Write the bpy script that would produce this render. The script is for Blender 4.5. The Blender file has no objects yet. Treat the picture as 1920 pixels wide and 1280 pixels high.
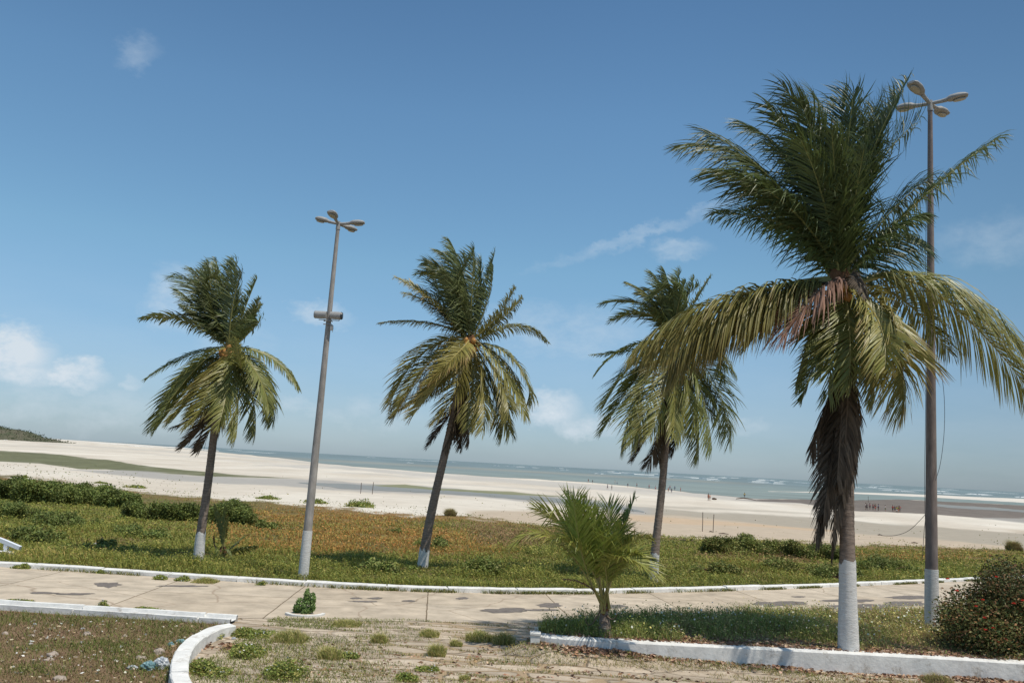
import bpy, math, random
import numpy as np
from mathutils import Vector, Matrix
random.seed(7); RNG = np.random.default_rng(11)
scene = bpy.context.scene
COL = scene.collection

# ------------------------------------------------------------------ camera, sky, sun, exposure
CAMZ = 7.0; F = 1557.0
HZ0, HSL = 869.5, 0.0553                     # horizon in the photograph: y = HZ0 + HSL*(x-960)
ROLL = math.atan(HSL); PITCH = math.atan((HZ0 - 640) * math.cos(ROLL) / F)
fw = np.array([0, math.cos(PITCH), math.sin(PITCH)])
r0 = np.array([1.0, 0, 0]); u0 = np.array([0, -math.sin(PITCH), math.cos(PITCH)])
RT = r0 * math.cos(ROLL) + u0 * math.sin(ROLL)
UP = -r0 * math.sin(ROLL) + u0 * math.cos(ROLL)
cam_d = bpy.data.cameras.new("camera"); cam = bpy.data.objects.new("camera", cam_d)
COL.objects.link(cam); scene.camera = cam
cam_d.sensor_width = 22.2; cam_d.lens = 22.2 * F / 1920
cam_d.clip_start = 0.1; cam_d.clip_end = 60000
M = Matrix(((RT[0], UP[0], -fw[0], 0), (RT[1], UP[1], -fw[1], 0), (RT[2], UP[2], -fw[2], CAMZ), (0, 0, 0, 1)))
cam.matrix_world = M
SUN_EL = math.radians(66); SUN_AZ = math.radians(124)      # azimuth from +Y towards +X
world = bpy.data.worlds.new("World"); scene.world = world; world.use_nodes = True
scene.view_settings.view_transform = 'Standard'; scene.view_settings.look = 'None'
scene.view_settings.exposure = 0.14; scene.view_settings.gamma = 1.0
S = Vector((math.cos(SUN_EL) * math.sin(SUN_AZ), math.cos(SUN_EL) * math.cos(SUN_AZ), math.sin(SUN_EL)))
sd = bpy.data.lights.new("sun", 'SUN'); sd.energy = 3.8; sd.angle = math.radians(0.55); sd.color = (1, .93, .82)
so = bpy.data.objects.new("sun", sd); COL.objects.link(so)
so.rotation_euler = (-S).to_track_quat('-Z', 'Y').to_euler()

def hz(x): return HZ0 + HSL * (x - 960)
def ray(px, py):
    d = fw * F + RT * (px - 960) - UP * (py - 640)
    return d / np.linalg.norm(d)
def project(P):
    P = np.asarray(P, float) - np.array([0, 0, CAMZ])
    z = P @ fw; z = np.where(np.abs(z) < 1e-3, 1e-3, z)
    return 960 + F * (P @ RT) / z, 640 - F * (P @ UP) / z
def at(px, py, y):                             # point of the ray at world depth y
    d = ray(px, py); t = y / d[1]; return np.array([0, 0, CAMZ]) + d * t
def on_z(px, py, z):
    d = ray(px, py); t = (z - CAMZ) / d[2]; return np.array([0, 0, CAMZ]) + d * t
HY = [-50, 17.5, 20, 25, 30, 50, 80, 100, 1e6]
HZV = [3.33, 3.33, 3.27, 3.12, 3.0, 2.25, 0.9, 0.0, 0.0]
def h(y): return np.interp(y, HY, HZV)
def ground(px, py, off=0.0):
    d = ray(px, py)
    if d[2] > -1e-4: d = np.array([d[0], d[1], -1e-4])
    lo, hi = 0.0, 60000.0
    for _ in range(60):
        m = (lo + hi) / 2; p = np.array([0, 0, CAMZ]) + d * m
        if p[2] > h(p[1]) + off: lo = m
        else: hi = m
    return np.array([0, 0, CAMZ]) + d * lo

# ------------------------------------------------------------------ world nodes
nt = world.node_tree; nt.nodes.clear(); L = nt.links.new
wo = nt.nodes.new('ShaderNodeOutputWorld'); bg = nt.nodes.new('ShaderNodeBackground')
sky = nt.nodes.new('ShaderNodeTexSky'); sky.sky_type = 'NISHITA'; sky.sun_disc = False
sky.sun_elevation = SUN_EL; sky.sun_rotation = SUN_AZ
sky.altitude = 0; sky.air_density = 1.15; sky.dust_density = 0.35; sky.ozone_density = 2.2
tc = nt.nodes.new('ShaderNodeTexCoord'); sx = nt.nodes.new('ShaderNodeSeparateXYZ')
L(tc.outputs['Generated'], sx.inputs[0])
def mth(op, a, b=None, clamp=False):
    n = nt.nodes.new('ShaderNodeMath'); n.operation = op; n.use_clamp = clamp
    for i, v in enumerate((a, b)):
        if v is None: continue
        if isinstance(v, (int, float)): n.inputs[i].default_value = v
        else: L(v, n.inputs[i])
    return n.outputs[0]
az = mth('ARCTAN2', sx.outputs[0], sx.outputs[1]); el = mth('ARCSINE', sx.outputs[2])
cb = nt.nodes.new('ShaderNodeCombineXYZ'); L(az, cb.inputs[0]); L(el, cb.inputs[1])
def noise(scale, detail=6, rough=.6, sc=(1, 1, 1), loc=(0, 0, 0)):
    mp = nt.nodes.new('ShaderNodeMapping'); mp.inputs['Scale'].default_value = sc; mp.inputs['Location'].default_value = loc
    L(cb.outputs[0], mp.inputs[0])
    n = nt.nodes.new('ShaderNodeTexNoise'); n.inputs['Scale'].default_value = scale
    n.inputs['Detail'].default_value = detail; n.inputs['Roughness'].default_value = rough
    L(mp.outputs[0], n.inputs['Vector']); return n.outputs['Fac'], n.outputs['Color']
n1, n1c = noise(24, 12, .66, (1, 1.6, 1)); n2, _ = noise(9, 5, .6, (.6, 2.2, 1), (3, 1, 0))
# warp the coordinates so that cloud outlines are ragged
vm = nt.nodes.new('ShaderNodeVectorMath'); vm.operation = 'SUBTRACT'; L(n1c, vm.inputs[0]); vm.inputs[1].default_value = (.5, .5, .5)
vs = nt.nodes.new('ShaderNodeVectorMath'); vs.operation = 'SCALE'; L(vm.outputs[0], vs.inputs[0]); vs.inputs['Scale'].default_value = .05
va = nt.nodes.new('ShaderNodeVectorMath'); va.operation = 'ADD'; L(cb.outputs[0], va.inputs[0]); L(vs.outputs[0], va.inputs[1])
CLOUDS = [(15, 660, 66, 44, 1.1, 0), (40, 690, 80, 30, .7, 0), (140, 700, 52, 28, 1.0, 0), (242, 718, 20, 20, .5, 0), (255, 103, 32, 24, .22, .5),
          (330, 565, 55, 60, .38, 0), (600, 592, 60, 22, .4, 0), (700, 775, 120, 45, .28, 0), (1030, 765, 62, 38, .8, 0),
          (1090, 800, 80, 26, .6, 0), (1060, 625, 190, 55, .26, 0), (1275, 468, 50, 18, .3, 0), (1870, 450, 80, 40, .18, 0),
          (1215, 435, 190, 12, .22, .36), (1090, 478, 120, 10, .12, .35), (1400, 800, 60, 24, .3, 0), (150, 770, 220, 50, .3, 0),
          (560, 760, 60, 20, .35, 0), (1660, 790, 120, 24, .22, 0), (450, 640, 90, 40, .18, 0)]
tot = None
for (px, py, rx, ry, st, rot) in CLOUDS:
    d = ray(px, py); a = math.atan2(d[0], d[1]); e = math.asin(d[2])
    mp = nt.nodes.new('ShaderNodeMapping'); mp.vector_type = 'TEXTURE'
    mp.inputs['Location'].default_value = (a, e, 0); mp.inputs['Rotation'].default_value = (0, 0, rot)
    mp.inputs['Scale'].default_value = (rx / F * 1.25, ry / F * 1.25, 1)
    L(va.outputs[0], mp.inputs[0])
    ln = nt.nodes.new('ShaderNodeVectorMath'); ln.operation = 'LENGTH'; L(mp.outputs[0], ln.inputs[0])
    mr = nt.nodes.new('ShaderNodeMapRange'); mr.interpolation_type = 'SMOOTHSTEP'
    L(ln.outputs['Value'], mr.inputs[0]); mr.inputs[1].default_value = 1.15; mr.inputs[2].default_value = .25
    mr.inputs[3].default_value = 0; mr.inputs[4].default_value = st
    tot = mr.outputs[0] if tot is None else mth('MAXIMUM', tot, mr.outputs[0])
nm = nt.nodes.new('ShaderNodeMapRange'); L(n1, nm.inputs[0]); nm.inputs[1].default_value = .36; nm.inputs[2].default_value = .62
nm.inputs[3].default_value = .45; nm.inputs[4].default_value = 1.25
cl = mth('MULTIPLY', tot, nm.outputs[0])
# thin veil low over the sea
low = nt.nodes.new('ShaderNodeMapRange'); low.interpolation_type = 'SMOOTHSTEP'
L(el, low.inputs[0]); low.inputs[1].default_value = .26; low.inputs[2].default_value = .03; low.inputs[3].default_value = 0; low.inputs[4].default_value = .3
veil = mth('MULTIPLY', low.outputs[0], n2)
cl = mth('MAXIMUM', cl, veil, True)
hs = nt.nodes.new('ShaderNodeHueSaturation'); hs.inputs['Saturation'].default_value = .90; L(sky.outputs[0], hs.inputs['Color'])
tint = nt.nodes.new('ShaderNodeMix'); tint.data_type = 'RGBA'; tint.blend_type = 'MULTIPLY'; tint.inputs[0].default_value = 1
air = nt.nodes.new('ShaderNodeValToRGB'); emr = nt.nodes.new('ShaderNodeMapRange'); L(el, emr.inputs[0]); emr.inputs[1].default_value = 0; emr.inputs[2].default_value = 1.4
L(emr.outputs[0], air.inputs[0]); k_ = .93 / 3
aes = [(0, (.60, .84, 1.20)), (.08, (.72, .95, 1.24)), (.33, (.98, 1.19, 1.32)), (.58, (.92, 1.16, 1.34)), (.9, (.66, .90, 1.12)), (1.06, (.75, .98, 1.15)), (1.5, (2.3, 2.05, 1.75))]  # last stop: overhead sky made brighter and whiter, added fill to lift shadows
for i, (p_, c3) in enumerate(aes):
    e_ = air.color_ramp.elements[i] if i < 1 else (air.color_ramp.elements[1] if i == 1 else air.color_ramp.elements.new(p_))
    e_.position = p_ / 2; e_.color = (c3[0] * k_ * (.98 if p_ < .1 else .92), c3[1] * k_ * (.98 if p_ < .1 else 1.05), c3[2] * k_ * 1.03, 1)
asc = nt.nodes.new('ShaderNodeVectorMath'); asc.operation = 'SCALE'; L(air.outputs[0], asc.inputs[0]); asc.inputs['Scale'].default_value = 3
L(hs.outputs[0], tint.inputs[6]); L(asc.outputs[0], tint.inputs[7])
azr = nt.nodes.new('ShaderNodeMapRange'); azr.interpolation_type = 'SMOOTHSTEP'; L(az, azr.inputs[0]); azr.inputs[1].default_value = .1; azr.inputs[2].default_value = .75; azr.inputs[3].default_value = 1; azr.inputs[4].default_value = .74
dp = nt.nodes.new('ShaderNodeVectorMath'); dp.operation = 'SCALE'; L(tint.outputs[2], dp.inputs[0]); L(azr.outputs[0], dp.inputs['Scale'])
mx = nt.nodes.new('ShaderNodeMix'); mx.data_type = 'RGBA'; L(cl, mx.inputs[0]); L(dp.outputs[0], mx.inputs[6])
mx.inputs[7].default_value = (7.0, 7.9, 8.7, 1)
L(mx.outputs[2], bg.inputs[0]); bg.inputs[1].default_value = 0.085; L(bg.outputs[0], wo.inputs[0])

# ------------------------------------------------------------------ materials
def mat(name, base=(.5, .5, .5), rough=.8, spec=.3, attr=False, var=0, vscale=8, vstretch=(1, 1, 1), col2=None, bump=0, bscale=30, transl=0, metal=0, dirt=None):
    m = bpy.data.materials.new(name); m.use_nodes = True; t = m.node_tree; n = t.nodes; l = t.links.new
    p = n['Principled BSDF']; p.inputs['Roughness'].default_value = rough
    p.inputs['Specular IOR Level'].default_value = spec; p.inputs['Metallic'].default_value = metal
    tcn = n.new('ShaderNodeTexCoord'); mp = n.new('ShaderNodeMapping'); mp.inputs['Scale'].default_value = vstretch
    l(tcn.outputs['Object'], mp.inputs[0])
    col = None
    if attr:
        a = n.new('ShaderNodeAttribute'); a.attribute_name = 'Col'; col = a.outputs['Color']
    if var > 0 or col2:
        nz = n.new('ShaderNodeTexNoise'); nz.inputs['Scale'].default_value = vscale; nz.inputs['Detail'].default_value = 8
        nz.inputs['Roughness'].default_value = .65; l(mp.outputs[0], nz.inputs['Vector'])
        if col2:
            cr = n.new('ShaderNodeMapRange'); l(nz.outputs['Fac'], cr.inputs[0]); cr.inputs[1].default_value = .38; cr.inputs[2].default_value = .62
            mxn = n.new('ShaderNodeMix'); mxn.data_type = 'RGBA'; l(cr.outputs[0], mxn.inputs[0])
            mxn.inputs[6].default_value = (*base, 1); mxn.inputs[7].default_value = (*col2, 1); col = mxn.outputs[2]
        else:
            cr = n.new('ShaderNodeMapRange'); l(nz.outputs['Fac'], cr.inputs[0]); cr.inputs[1].default_value = .3; cr.inputs[2].default_value = .7
            cr.inputs[3].default_value = 1 - var; cr.inputs[4].default_value = 1 + var
            mxn = n.new('ShaderNodeMix'); mxn.data_type = 'RGBA'; mxn.blend_type = 'MULTIPLY'; mxn.inputs[0].default_value = 1
            if col: l(col, mxn.inputs[6])
            else: mxn.inputs[6].default_value = (*base, 1)
            l(cr.outputs[0], mxn.inputs[7]); col = mxn.outputs[2]
    if dirt:
        nd = n.new('ShaderNodeTexNoise'); nd.inputs['Scale'].default_value = dirt[1]; nd.inputs['Detail'].default_value = 10; nd.inputs['Roughness'].default_value = .75; l(mp.outputs[0], nd.inputs['Vector'])
        dr = n.new('ShaderNodeMapRange'); l(nd.outputs['Fac'], dr.inputs[0]); dr.inputs[1].default_value = dirt[2]; dr.inputs[2].default_value = dirt[2] + .12
        dm = n.new('ShaderNodeMix'); dm.data_type = 'RGBA'; l(dr.outputs[0], dm.inputs[0]); dm.inputs[7].default_value = (*dirt[0], 1)
        if col: l(col, dm.inputs[6])
        else: dm.inputs[6].default_value = (*base, 1)
        col = dm.outputs[2]
    if col: l(col, p.inputs['Base Color'])
    else: p.inputs['Base Color'].default_value = (*base, 1)
    if bump:
        nb = n.new('ShaderNodeTexNoise'); nb.inputs['Scale'].default_value = bscale; nb.inputs['Detail'].default_value = 6
        l(mp.outputs[0], nb.inputs['Vector'])
        b = n.new('ShaderNodeBump'); b.inputs['Strength'].default_value = 1; b.inputs['Distance'].default_value = bump
        l(nb.outputs['Fac'], b.inputs['Height']); l(b.outputs[0], p.inputs['Normal'])
    if transl:
        tr = n.new('ShaderNodeBsdfTranslucent'); ms = n.new('ShaderNodeMixShader'); ms.inputs[0].default_value = transl
        if col: l(col, tr.inputs[0])
        else: tr.inputs[0].default_value = (*base, 1)
        l(p.outputs[0], ms.inputs[1]); l(tr.outputs[0], ms.inputs[2]); l(ms.outputs[0], n['Material Output'].inputs[0])
    return m
MAT = {}
MAT['leaf'] = mat('palm_leaf', attr=True, rough=.42, spec=.4, transl=.27)
MAT['deadleaf'] = mat('dead_palm_leaf', attr=True, rough=.7, spec=.2, transl=.1)
MAT['herb'] = mat('herb_leaf', attr=True, rough=.6, spec=.25, transl=.25)
MAT['bush'] = mat('bush_leaf', attr=True, rough=.6, spec=.25, transl=.15)
MAT['trunk'] = mat('palm_trunk', (.25, .20, .165), .95, .1, var=.4, vscale=5, vstretch=(1, 1, 7), bump=.03, bscale=14)
MAT['bark_dark'] = mat('dark_bark', (.10, .06, .045), .95, .1, var=.4, vscale=9, bump=.02, bscale=20)
MAT['lime'] = mat('lime_wash', (.60, .595, .575), .9, .1, var=.14, vscale=6, vstretch=(1, 1, 4), dirt=((.33, .28, .23), 2.6, .59), bump=.015, bscale=18)
MAT['kerb'] = mat('painted_kerb', (.66, .655, .63), .9, .1, var=.14, vscale=4, bump=.008, bscale=14, dirt=((.36, .32, .27), 2.4, .56))
MAT['concrete'] = mat('weathered_concrete_pole', (.30, .28, .26), .9, .15, var=.35, vscale=7, vstretch=(1, 1, .25), bump=.004, bscale=40)
MAT['sheath'] = mat('fibre_sheath', (.16, .085, .045), .95, .1, var=.4, vscale=10, bump=.02, bscale=30)
MAT['nut'] = mat('coconut_husk', (.42, .20, .05), .5, .4, var=.3, vscale=5)
MAT['alu'] = mat('cast_aluminium', (.29, .29, .285), .6, .3, var=.15, vscale=9)
MAT['glassd'] = mat('lamp_glass', (.33, .32, .27), .25, .5)
MAT['black'] = mat('dark_opening', (.02, .02, .025), .4, .5)
MAT['concrete_dark'] = mat('darkened_concrete_pole', (.20, .165, .15), .9, .15, var=.35, vscale=7, vstretch=(1, 1, .25), bump=.004, bscale=40)
MAT['wire'] = mat('cable_rubber', (.05, .05, .055), .6, .3)
MAT['stone'] = mat('rubble_stone', (.36, .30, .25), .9, .2, var=.25, vscale=7, bump=.02, bscale=12)
MAT['plasticw'] = mat('white_plastic_film', (.52, .55, .58), .35, .5, transl=.2)
MAT['plasticb'] = mat('blue_plastic_film', (.20, .34, .36), .3, .5, transl=.2)
MAT['driftwood'] = mat('driftwood', (.12, .09, .07), .9, .1, var=.3)
MAT['redflower'] = mat('red_petal', (.62, .05, .03), .6, .3, transl=.15)
MAT['flowers'] = mat('petals', attr=True, rough=.6, spec=.2, transl=.2)
MAT['litter'] = mat('dried_leaves', attr=True, rough=.85, spec=.1)
MAT['asph'] = mat('asphalt_patch', (.165, .145, .13), .9, .15, var=.3, vscale=6, bump=.01, bscale=60)
MAT['foam'] = mat('sea_foam', (.80, .82, .82), .7, .2, var=.15, vscale=.2)

def ground_mat(name, attr=True, fine=30, amt=.16, bump=.02, bs=6, stretch=(1, 1, 1), rough=.95, base=(.5, .5, .5)):
    m = mat(name, base, rough, .12, attr=attr, var=amt, vscale=fine, vstretch=stretch, bump=bump, bscale=bs); return m
MAT['terrain'] = ground_mat('terrain_soil_and_sand', fine=1.1, amt=.13, bump=.06, bs=.9, stretch=(.35, 1, 1))

def paving_mat():
    m = bpy.data.materials.new('worn_flagstones'); m.use_nodes = True; t = m.node_tree; n = t.nodes; l = t.links.new
    p = n['Principled BSDF']; p.inputs['Roughness'].default_value = .95; p.inputs['Specular IOR Level'].default_value = .12
    tcn = n.new('ShaderNodeTexCoord'); mp = n.new('ShaderNodeMapping'); mp.inputs['Scale'].default_value = (.75, 1.9, 1)
    mp.inputs['Rotation'].default_value = (0, 0, -.06); l(tcn.outputs['Object'], mp.inputs[0])
    nw = n.new('ShaderNodeTexNoise'); nw.inputs['Scale'].default_value = 1.6; nw.inputs['Detail'].default_value = 4; l(mp.outputs[0], nw.inputs['Vector'])
    mxv = n.new('ShaderNodeMix'); mxv.data_type = 'RGBA'; mxv.inputs[0].default_value = .12; l(mp.outputs[0], mxv.inputs[6]); l(nw.outputs['Color'], mxv.inputs[7])
    vo = n.new('ShaderNodeTexVoronoi'); vo.feature = 'DISTANCE_TO_EDGE'; vo.inputs['Scale'].default_value = 1.5; l(mxv.outputs[2], vo.inputs['Vector'])
    vc = n.new('ShaderNodeTexVoronoi'); vc.inputs['Scale'].default_value = 1.5; l(mxv.outputs[2], vc.inputs['Vector'])
    n1 = n.new('ShaderNodeTexNoise'); n1.inputs['Scale'].default_value = 3.2; n1.inputs['Detail'].default_value = 10; n1.inputs['Roughness'].default_value = .7; l(mp.outputs[0], n1.inputs['Vector'])
    n2 = n.new('ShaderNodeTexNoise'); n2.inputs['Scale'].default_value = .45; n2.inputs['Detail'].default_value = 5; l(mp.outputs[0], n2.inputs['Vector'])
    cr = n.new('ShaderNodeValToRGB'); e = cr.color_ramp.elements
    e[0].position = .33; e[0].color = (.31, .245, .175, 1); e[1].position = .68; e[1].color = (.54, .46, .365, 1)
    k = cr.color_ramp.elements.new(.47); k.color = (.43, .355, .27, 1)
    l(n1.outputs['Fac'], cr.inputs[0])
    sep = n.new('ShaderNodeSeparateColor'); l(vc.outputs['Color'], sep.inputs[0])
    mr = n.new('ShaderNodeMapRange'); l(sep.outputs[0], mr.inputs[0]); mr.inputs[3].default_value = .78; mr.inputs[4].default_value = 1.12
    mul = n.new('ShaderNodeMix'); mul.data_type = 'RGBA'; mul.blend_type = 'MULTIPLY'; mul.inputs[0].default_value = 1
    l(cr.outputs[0], mul.inputs[6]); l(mr.outputs[0], mul.inputs[7])
    # joints filled with soil and dead leaves, wider in some areas
    add = n.new('ShaderNodeMath'); add.operation = 'SUBTRACT'; l(vo.outputs['Distance'], add.inputs[0])
    jn = n.new('ShaderNodeMapRange'); l(n2.outputs['Fac'], jn.inputs[0]); jn.inputs[1].default_value = .4; jn.inputs[2].default_value = .65; jn.inputs[3].default_value = -.02; jn.inputs[4].default_value = .09
    l(jn.outputs[0], add.inputs[1])
    js = n.new('ShaderNodeMapRange'); l(add.outputs[0], js.inputs[0]); js.inputs[1].default_value = .0; js.inputs[2].default_value = .05
    mj = n.new('ShaderNodeMix'); mj.data_type = 'RGBA'; l(js.outputs[0], mj.inputs[0]); mj.inputs[6].default_value = (.36, .27, .175, 1); l(mul.outputs[2], mj.inputs[7])
    l(mj.outputs[2], p.inputs['Base Color'])
    b = n.new('ShaderNodeBump'); b.inputs['Distance'].default_value = .05; l(js.outputs[0], b.inputs['Height'])
    b2 = n.new('ShaderNodeBump'); b2.inputs['Distance'].default_value = .05; l(n1.outputs['Fac'], b2.inputs['Height']); l(b.outputs[0], b2.inputs['Normal'])
    l(b2.outputs[0], p.inputs['Normal'])
    return m
def road_mat():
    m = bpy.data.materials.new('concrete_slab_road'); m.use_nodes = True; t = m.node_tree; n = t.nodes; l = t.links.new
    p = n['Principled BSDF']; p.inputs['Roughness'].default_value = .93; p.inputs['Specular IOR Level'].default_value = .15
    tcn = n.new('ShaderNodeTexCoord'); mp = n.new('ShaderNodeMapping'); mp.inputs['Rotation'].default_value = (0, 0, -.08)
    l(tcn.outputs['Object'], mp.inputs[0])
    nw = n.new('ShaderNodeTexNoise'); nw.inputs['Scale'].default_value = .8; nw.inputs['Detail'].default_value = 5; l(mp.outputs[0], nw.inputs['Vector'])
    mxv = n.new('ShaderNodeMix'); mxv.data_type = 'RGBA'; mxv.inputs[0].default_value = .06; l(mp.outputs[0], mxv.inputs[6]); l(nw.outputs['Color'], mxv.inputs[7])
    br = n.new('ShaderNodeTexBrick'); br.inputs['Scale'].default_value = 1; br.offset = 0
    br.inputs['Brick Width'].default_value = 3.4; br.inputs['Row Height'].default_value = 3.1; br.inputs['Mortar Size'].default_value = .018; br.inputs['Mortar Smooth'].default_value = .3
    br.inputs['Color1'].default_value = (.45, .375, .285, 1); br.inputs['Color2'].default_value = (.51, .435, .34, 1); br.inputs['Mortar'].default_value = (.17, .13, .085, 1)
    l(mxv.outputs[2], br.inputs['Vector'])
    vo = n.new('ShaderNodeTexVoronoi'); vo.feature = 'DISTANCE_TO_EDGE'; vo.inputs['Scale'].default_value = .33; l(nw.outputs['Color'], vo.inputs['Vector'])
    mp3 = n.new('ShaderNodeMix'); mp3.data_type = 'RGBA'; mp3.inputs[0].default_value = .35; l(mp.outputs[0], mp3.inputs[6]); l(nw.outputs['Color'], mp3.inputs[7]); l(mp3.outputs[2], vo.inputs['Vector'])
    ck = n.new('ShaderNodeMapRange'); l(vo.outputs['Distance'], ck.inputs[0]); ck.inputs[1].default_value = .0; ck.inputs[2].default_value = .007
    n1 = n.new('ShaderNodeTexNoise'); n1.inputs['Scale'].default_value = 1.3; n1.inputs['Detail'].default_value = 10; n1.inputs['Roughness'].default_value = .68; l(mp.outputs[0], n1.inputs['Vector'])
    mr = n.new('ShaderNodeMapRange'); l(n1.outputs['Fac'], mr.inputs[0]); mr.inputs[1].default_value = .3; mr.inputs[2].default_value = .7; mr.inputs[3].default_value = .68; mr.inputs[4].default_value = 1.2
    mul = n.new('ShaderNodeMix'); mul.data_type = 'RGBA'; mul.blend_type = 'MULTIPLY'; mul.inputs[0].default_value = 1
    l(br.outputs['Color'], mul.inputs[6]); l(mr.outputs[0], mul.inputs[7])
    mj = n.new('ShaderNodeMix'); mj.data_type = 'RGBA'; l(ck.outputs[0], mj.inputs[0]); mj.inputs[6].default_value = (.32, .25, .185, 1); l(mul.outputs[2], mj.inputs[7])
    l(mj.outputs[2], p.inputs['Base Color'])
    b = n.new('ShaderNodeBump'); b.inputs['Distance'].default_value = .02; l(n1.outputs['Fac'], b.inputs['Height']); l(b.outputs[0], p.inputs['Normal'])
    return m
def water_mat(name, col, rough, bscale, bdist, spec=.5, attr=False, stretch=(.25, 1, 1)):
    m = mat(name, col, rough, spec, attr=attr, var=.18, vscale=bscale * .3, vstretch=stretch, bump=bdist, bscale=bscale); return m
MAT['paving'] = paving_mat(); MAT['road'] = road_mat()
MAT['sea'] = water_mat('sea_water', (.1, .17, .17), .75, .25, .25, .12, attr=True)
MAT['pool'] = water_mat('shallow_pool_water', (.22, .225, .21), .6, 1.2, .03, .15)
MAT['soil'] = mat('dry_bed_soil', (.22, .145, .095), .95, .1, col2=(.17, .125, .065), vscale=1.4, bump=.04, bscale=9)
MAT['verge'] = mat('verge', (.16, .12, .05), .95, .1, col2=(.09, .10, .035), vscale=1.1, bump=.05, bscale=6)

# ------------------------------------------------------------------ mesh helpers
def new_obj(name, me, parent=None, m=None):
    o = bpy.data.objects.new(name, me); COL.objects.link(o)
    if parent is not None: o.parent = parent
    if m is not None: me.materials.append(m)
    return o
def tag(o, label=None, cat=None, group=None, kind=None):
    if label: o['label'] = label
    if cat: o['category'] = cat
    if group: o['group'] = group
    if kind: o['kind'] = kind
    return o
def empty(name, loc, label, cat, group=None):
    o = bpy.data.objects.new(name, None); COL.objects.link(o); o.location = Vector(loc); o.empty_display_size = .2
    bpy.context.view_layer.update(); return tag(o, label, cat, group)
def npmesh(name, V, faces, cols=None, smooth=False):
    """V (N,3); faces list of int arrays (M,k)"""
    V = np.asarray(V, np.float32); me = bpy.data.meshes.new(name)
    me.vertices.add(len(V)); me.vertices.foreach_set('co', V.ravel())
    loops = np.concatenate([f.ravel() for f in faces]).astype(np.int32)
    tots = np.concatenate([np.full(len(f), f.shape[1]) for f in faces]).astype(np.int32)
    st = np.concatenate([[0], np.cumsum(tots)[:-1]]).astype(np.int32)
    me.loops.add(len(loops)); me.loops.foreach_set('vertex_index', loops)
    me.polygons.add(len(tots)); me.polygons.foreach_set('loop_start', st); me.polygons.foreach_set('loop_total', tots)
    me.polygons.foreach_set('use_smooth', np.full(len(tots), bool(smooth)))
    me.update(calc_edges=True)
    if cols is not None:
        a = me.color_attributes.new('Col', 'FLOAT_COLOR', 'POINT')
        c = np.ones((len(V), 4), np.float32); c[:, :3] = cols; a.data.foreach_set('color', c.ravel())
    return me
def grid_faces(nu, nv):
    i = np.arange(nu - 1)[:, None] * nv + np.arange(nv - 1)[None, :]
    i = i.ravel(); return np.stack([i, i + 1, i + nv + 1, i + nv], 1)
class MB:
    def __init__(s): s.V = []; s.F3 = []; s.F4 = []; s.n = 0; s.C = []
    def add(s, V, F, c=None):
        V = np.asarray(V, float); F = np.asarray(F, int) + s.n
        (s.F3 if F.shape[1] == 3 else s.F4).append(F); s.V.append(V); s.n += len(V)
        s.C.append(np.tile(np.asarray(c if c is not None else (.5, .5, .5), float), (len(V), 1)))
    def tube(s, P, R, n=8, cap=True, c=None):
        P = np.asarray(P, float); K = len(P); R = np.broadcast_to(R, (K,)).astype(float)
        T = np.gradient(P, axis=0); T /= np.linalg.norm(T, axis=1)[:, None] + 1e-12
        ref = np.array([0, 0, 1.]) if abs(T[0][2]) < .9 else np.array([1., 0, 0])
        A = np.cross(T, ref); A /= np.linalg.norm(A, axis=1)[:, None] + 1e-9; B = np.cross(T, A)
        th = np.arange(n) * 2 * np.pi / n
        V = P[:, None] + R[:, None, None] * (A[:, None] * np.cos(th)[None, :, None] + B[:, None] * np.sin(th)[None, :, None])
        V = V.reshape(-1, 3); i = np.arange(K - 1)[:, None] * n; j = np.arange(n)[None]; k = (j + 1) % n
        F = np.stack([i + j, i + k, i + n + k, i + n + j], -1).reshape(-1, 4)
        s.add(V, F, c)
        if cap:
            for b, q in ((0, P[0]), (K - 1, P[-1])):
                ring = V[b * n:(b + 1) * n]; W = np.vstack([ring, q[None]])
                f = [(a, (a + 1) % n, n) if b else ((a + 1) % n, a, n) for a in range(n)]; s.add(W, f, c)
    def box(s, lo, hi, c=None, M=None):
        x0, y0, z0 = lo; x1, y1, z1 = hi
        V = np.array([(x0, y0, z0), (x1, y0, z0), (x1, y1, z0), (x0, y1, z0), (x0, y0, z1), (x1, y0, z1), (x1, y1, z1), (x0, y1, z1)], float)
        if M is not None: V = V @ np.array(M)[:3, :3].T + np.array(M)[:3, 3]
        s.add(V, [(0, 3, 2, 1), (4, 5, 6, 7), (0, 1, 5, 4), (1, 2, 6, 5), (2, 3, 7, 6), (3, 0, 4, 7)], c)
    def mesh(s, name, smooth=False, col=False):
        V = np.vstack(s.V); F = []
        if s.F3: F.append(np.vstack(s.F3))
        if s.F4: F.append(np.vstack(s.F4))
        return npmesh(name, V, F, np.vstack(s.C) if col else None, smooth)
    def build(s, name, m, parent=None, smooth=False, col=False): return new_obj(name, s.mesh(name, smooth, col), parent, m)
def icos(r, loc, sub=2, jit=0, sc=(1, 1, 1), seed=0):
    import bmesh
    bm = bmesh.new(); bmesh.ops.create_icosphere(bm, subdivisions=sub, radius=1)
    rg = np.random.default_rng(seed); V = np.array([v.co[:] for v in bm.verts]); F = np.array([[v.index for v in f.verts] for f in bm.faces])
    k = 1 + jit * (fbm(V[:, 0] * 1.7 + seed, V[:, 1] * 1.7 + V[:, 2] * 1.3) - .5) * 2
    bm.free(); return V * k[:, None] * r * np.array(sc) + np.array(loc), F
_perm = np.random.default_rng(3).random((256, 256))
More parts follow.
